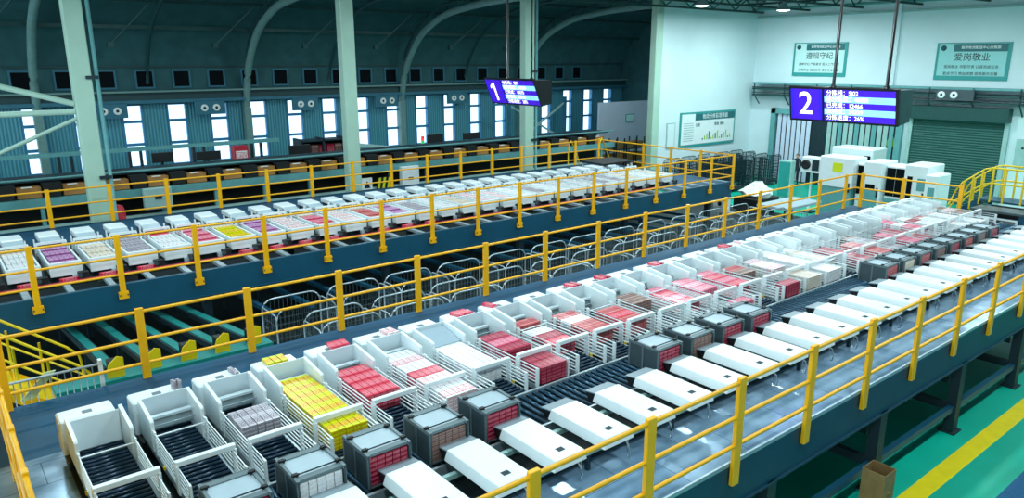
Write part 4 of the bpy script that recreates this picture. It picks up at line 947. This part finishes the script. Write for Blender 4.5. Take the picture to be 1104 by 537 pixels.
for i in range(27):
    x = -5.33 + i * 1.34; o = (x, 29.0, 2.5); m = MB(o); m.prism([(x - .35, 28.9, 2.5), (x + .35, 28.9, 2.5), (x + .35, 28.93, 2.84), (x - .35, 28.93, 2.84)], (0, .5, 0), 'brown_bin')
    q = m.build('brown_bin'); tag(q, 'brown bin on the long back sorter, %s from the left' % nth(i), 'bin', 'brown bins on the back sorter')
    m = MB(o); m.box(x - .2, x + .1, 28.95, 29.1, 2.84, 2.86, 'sign_white'); m.build('tag', q)
for i, (x, w, z0, z1, lab) in enumerate([(6.55, .95, 1.75, 2.5, 'white control box on the back sorter right of the left column'), (17.1, .9, 1.4, 2.35, 'white control box on the back sorter left of the number one display column')]):
    o = (x, 28.6, z0); t = thing('sorter_control_box', o, lab, 'control box', 'sorter control boxes'); m = MB(o); m.cbox(x - w / 2, x + w / 2, 28.45, 28.7, z0, z1, 'teal_pale' if i == 0 else 'white_paint', .02); m.build('case', t)
    m = MB(o); m.box(x - .12, x + .12, 28.43, 28.45, z0 + .35, z0 + .47, 'dark_steel'); m.build('display', t)
t = thing('fire_extinguisher', (5.0, 28.0, 0), 'red fire extinguisher box behind the left column', 'extinguisher'); m = MB(t.location); m.lathe([(.001, 0), (.2, 0), (.22, .1), (.22, 1.4), (.15, 1.6), (.001, 1.65)], (5.0, 27.4, .6), 'red_paint', 14); m.box(4.8, 5.2, 27.2, 27.6, 0, .6, 'dark_steel'); m.build('body', t)
# striped hazard and warning plates under the far railing
m = MB((15.1, 28.65, 1.7)); m.box(14.75, 15.25, 28.62, 28.7, 1.5, 2.0, 'sign_white'); m.prism([(14.85, 28.61, 1.56), (15.15, 28.61, 1.56), (15.0, 28.61, 1.88)], (0, .01, 0), 'ink_black'); tag(m.build('warning_plate'), 'small white warning plate on the back sorter right of the second column', 'sign')
m = MB((15.9, 28.65, 1.7)); m.box(15.5, 16.2, 28.64, 28.7, 1.45, 1.95, 'black_plastic')
for i in range(3): a = 15.5 + i * .24; m.prism([(a, 28.63, 1.45), (a + .11, 28.63, 1.45), (a + .21, 28.63, 1.95), (a + .1, 28.63, 1.95)], (0, .01, 0), 'sticker_yellow')
tag(m.build('hazard_plate'), 'black and yellow striped hazard plate on the back sorter', 'sign')
# inclined infeed, racks, monitors behind the sorter
t = thing('infeed_conveyor', (16, 31.5, 0), 'inclined teal infeed conveyor right of the second column', 'conveyor'); L = t.location
m = MB(L); m.bar((15.6, 31.4, 3.2), (19.3, 31.4, 2.6), .9, .14, 'teal_pale'); m.build('belt', t)
m = MB(L); m.bar((15.6, 30.9, 2.85), (19.3, 30.9, 2.25), .06, .6, 'teal_paint'); m.build('side_panel', t)
for x in (15.8, 17.5, 19.1): m = MB(L); m.box(x - .06, x + .06, 31.0, 31.8, 0, 2.4, 'dark_steel'); m.build('leg', t)
t = thing('rack', (14, 33, 0), 'dark rack stacked with red packs left of the second column', 'rack'); L = t.location
for x in (13.9, 15.0, 16.1): m = MB(L); m.box(x - .05, x + .05, 32.7, 33.6, 0, 3.4, 'dark_steel'); m.build('upright', t)
for z in (1.9, 2.6, 3.3): m = MB(L); m.box(13.9, 16.1, 32.7, 33.6, z - .04, z + .02, 'dark_steel'); m.build('shelf', t)
m = MB(L); m.box(13.9, 16.1, 33.56, 33.6, 0, 3.3, 'black_plastic'); m.build('back_sheet', t)
for z, cnt in ((1.93, 4), (2.63, 5)):
    for i in range(cnt): carton_obj((14.2 + i * .4, 33.1, z), 'carton_crimson' if (i + cnt) % 3 else 'carton_brown', 'red pack on the %s shelf of the dark rack, %s from left' % ('middle' if z < 2.3 else 'upper', ORD[i]), 'packs on the dark rack', 0, (.36, .5, .45))
def monitor(label, x, y, z, w, h):
    o = (x, y, z); t = thing('monitor', o, label, 'monitor', 'monitors behind the back sorter')
    m = MB(o); m.cbox(x - w / 2, x + w / 2, y, y + .08, z, z + h, 'black_plastic', .01); m.build('screen', t)
    m = MB(o); m.box(x - .05, x + .05, y + .08, y + .16, 0, z + h * .6, 'dark_steel'); m.build('stand', t)
monitor('black monitor behind the back sorter, between left windows', 7.7, 32, 2.95, .8, .4); monitor('wide black monitor behind the back sorter under the third window', 9.5, 32, 2.9, 1.0, .36)
monitor('black monitor behind the back sorter right of the red bin', 13.5, 32, 2.75, 1.0, .5); monitor('black monitor beside the green and red beacon', 20.9, 32.2, 2.75, .95, .5); monitor('wide black monitor left of the number one display column', 23.2, 32.2, 2.85, 1.1, .35)
m = MB((10.8, 32, 2.9)); m.box(10.5, 11.1, 31.8, 32.2, 2.7, 3.4, 'red_paint'); m.box(10.56, 11.04, 31.78, 31.8, 2.8, 3.2, 'carton_whitered'); q = tag(m.build('red_bin'), 'red slatted bin standing behind the back sorter', 'bin')
m = MB(q.location); m.box(10.6, 11.0, 31.85, 32.15, 0, 2.7, 'dark_steel'); m.build('stand', q)
t = thing('beacon', (19.2, 31, 3), 'red and green signal beacon beside a black monitor', 'beacon'); m = MB(t.location); m.tube([(20.0, 32, 0), (20.0, 32, 2.75)], .05, 'dark_steel'); m.build('post', t)
m = MB(t.location); m.tube([(20.0, 32, 2.75), (20.0, 32, 3.0)], .08, 'green_led', 12); m.build('green_lens', t); m = MB(t.location); m.tube([(20.0, 32, 3.0), (20.0, 32, 3.22)], .08, 'red_led', 12); m.build('red_lens', t)
t = thing('pipe_rack', (6, 33.5, 3.3), 'teal pipe rail on dark posts before the back windows', 'rail'); L = t.location
m = MB(L); m.box(-7, 13.5, 34.4, 34.6, 3.2, 3.36, 'teal_paint'); m.build('rail', t)
for i in range(8): x = -6 + i * 2.6; m = MB(L); m.box(x - .06, x + .06, 34.42, 34.58, 0, 3.2, 'dark_steel'); m.box(x + .4, x + .5, 34.42, 34.58, 0, 3.2, 'dark_steel'); m.build('post', t)
# work tables and boxes with white tops behind the sorter
for i, (x, w, z) in enumerate([(8.6, 1.2, 2.4), (11.9, 1.6, 2.5), (25.6, 1.6, 2.5), (28.0, 1.8, 2.5), (17.7, 1.6, 2.5)]):
    o = (x, 32.6, 0); t = thing('work_table', o, 'pale topped work table behind the back sorter, %s from left' % ORD[(0, 1, 3, 4, 2)[i]], 'table', 'tables behind the back sorter')
    m = MB(o); m.cbox(x - w / 2, x + w / 2, 32.3, 33.0, z, z + .12, 'white_sheet', .01); m.build('tabletop', t)
    for s in (-1, 1): m = MB(o); m.box(x + s * (w / 2 - .1) - .05, x + s * (w / 2 - .1) + .05, 32.4, 32.9, 0, z, 'teal_paint'); m.build('leg', t)
t = thing('cross_brace', (31, 36.5, 3), 'crossed pale diagonal braces before the far right windows', 'bracing'); L = t.location
for a, b_ in (((29.2, 36.3, 1.6), (33.6, 36.3, 4.2)), ((29.0, 36.5, 4.3), (33.8, 36.5, 1.8))): m = MB(L); m.bar(a, b_, .1, .1, 'teal_pale'); m.build('diagonal', t)
for x in (29.1, 33.8): m = MB(L); m.box(x - .08, x + .08, 36.3, 36.5, 0, 4.6, 'wall_panel'); m.build('upright', t)
for i, (x, z) in enumerate(((36.4, 3.3), (38.7, 2.9))):
    o = (x, 33, z); t = thing('wall_plaque', o, 'small teal plaque on the white partition, %s one' % ('left' if i == 0 else 'right'), 'plaque', 'plaques on the partition'); m = MB(o); m.box(x - .4, x + .4, 32.96, 33, z - .25, z + .25, 'sign_teal'); m.build('frame', t); m = MB(o); m.box(x - .35, x + .35, 32.95, 32.96, z - .2, z + .2, 'sign_pale'); m.build('face', t)
for i in range(4):
    x = 32.6 + i * .9; o = (x, 31.3, 0); t = thing('storage_rack', o, 'dark brown loaded rack before the white partition, %s from left' % ORD[i], 'rack', 'racks before the partition')
    m = MB(o)
    for a in (-.36, .36):
        for b_ in (0, .6): m.box(x + a - .03, x + a + .03, 31 + b_, 31.06 + b_, 0, 2.0 + .3 * (i % 2), 'dark_steel')
    for z in (.2, .9, 1.6): m.box(x - .38, x + .38, 31, 31.66, z, z + .04, 'dark_steel')
    m.build('frame', t)
    for z in (.24, .94, 1.64): m = MB(o); m.cbox(x - .32, x + .32, 31.1, 31.6, z, z + .42, 'brown_bin' if z < 1.5 else 'cardboard', .01); m.build('load', t)

# open cardboard carton on the floor by the platform leg
o = (11.25, 4.3, 0); t = thing('cardboard_box', o, 'open brown cardboard box on the floor beside a platform leg', 'box')
bx, by, bw, bd, bh = 11.2, 4.42, .40, .40, .62
for (x0, x1, y0, y1) in ((bx, bx + bw, by - .012 - .0, by), (bx, bx + bw, by + bd - .012, by + bd)): pass
o = (10.95, 4.30, 0); t.location = o
x0, x1, y0, y1 = 10.74, 11.1, 4.24, 4.6
for a in ((x0, x1, y0, y0 + .012), (x0, x1, y1 - .012, y1), (x0, x0 + .012, y0 + .012, y1 - .012), (x1 - .012, x1, y0 + .012, y1 - .012)):
    m = MB(o); m.box(a[0], a[1], a[2], a[3], .0, .82, 'cardboard'); m.build('side_panel', t)
m = MB(o); m.box(x0 + .01, x1 - .01, y0 + .01, y1 - .01, .0, .012, 'cardboard'); m.build('bottom', t)
m = MB(o); m.lathe([(.001, -.004), (.05, -.004), (.05, 0)], ((x0 + x1) / 2, y0, .45), 'brown_bin', 12, 'y'); m.build('printed_mark', t)

# ================================================================== world and view
w = bpy.data.worlds.new('World'); S.world = w; w.use_nodes = True; bg = w.node_tree.nodes['Background']
bg.inputs['Color'].default_value = lin('dcf2ff'); bg.inputs['Strength'].default_value = 2.2
S.view_settings.view_transform = 'Standard'; S.view_settings.look = 'None'; S.view_settings.exposure = 0; S.view_settings.gamma = 1; S.view_settings.use_curve_mapping = False
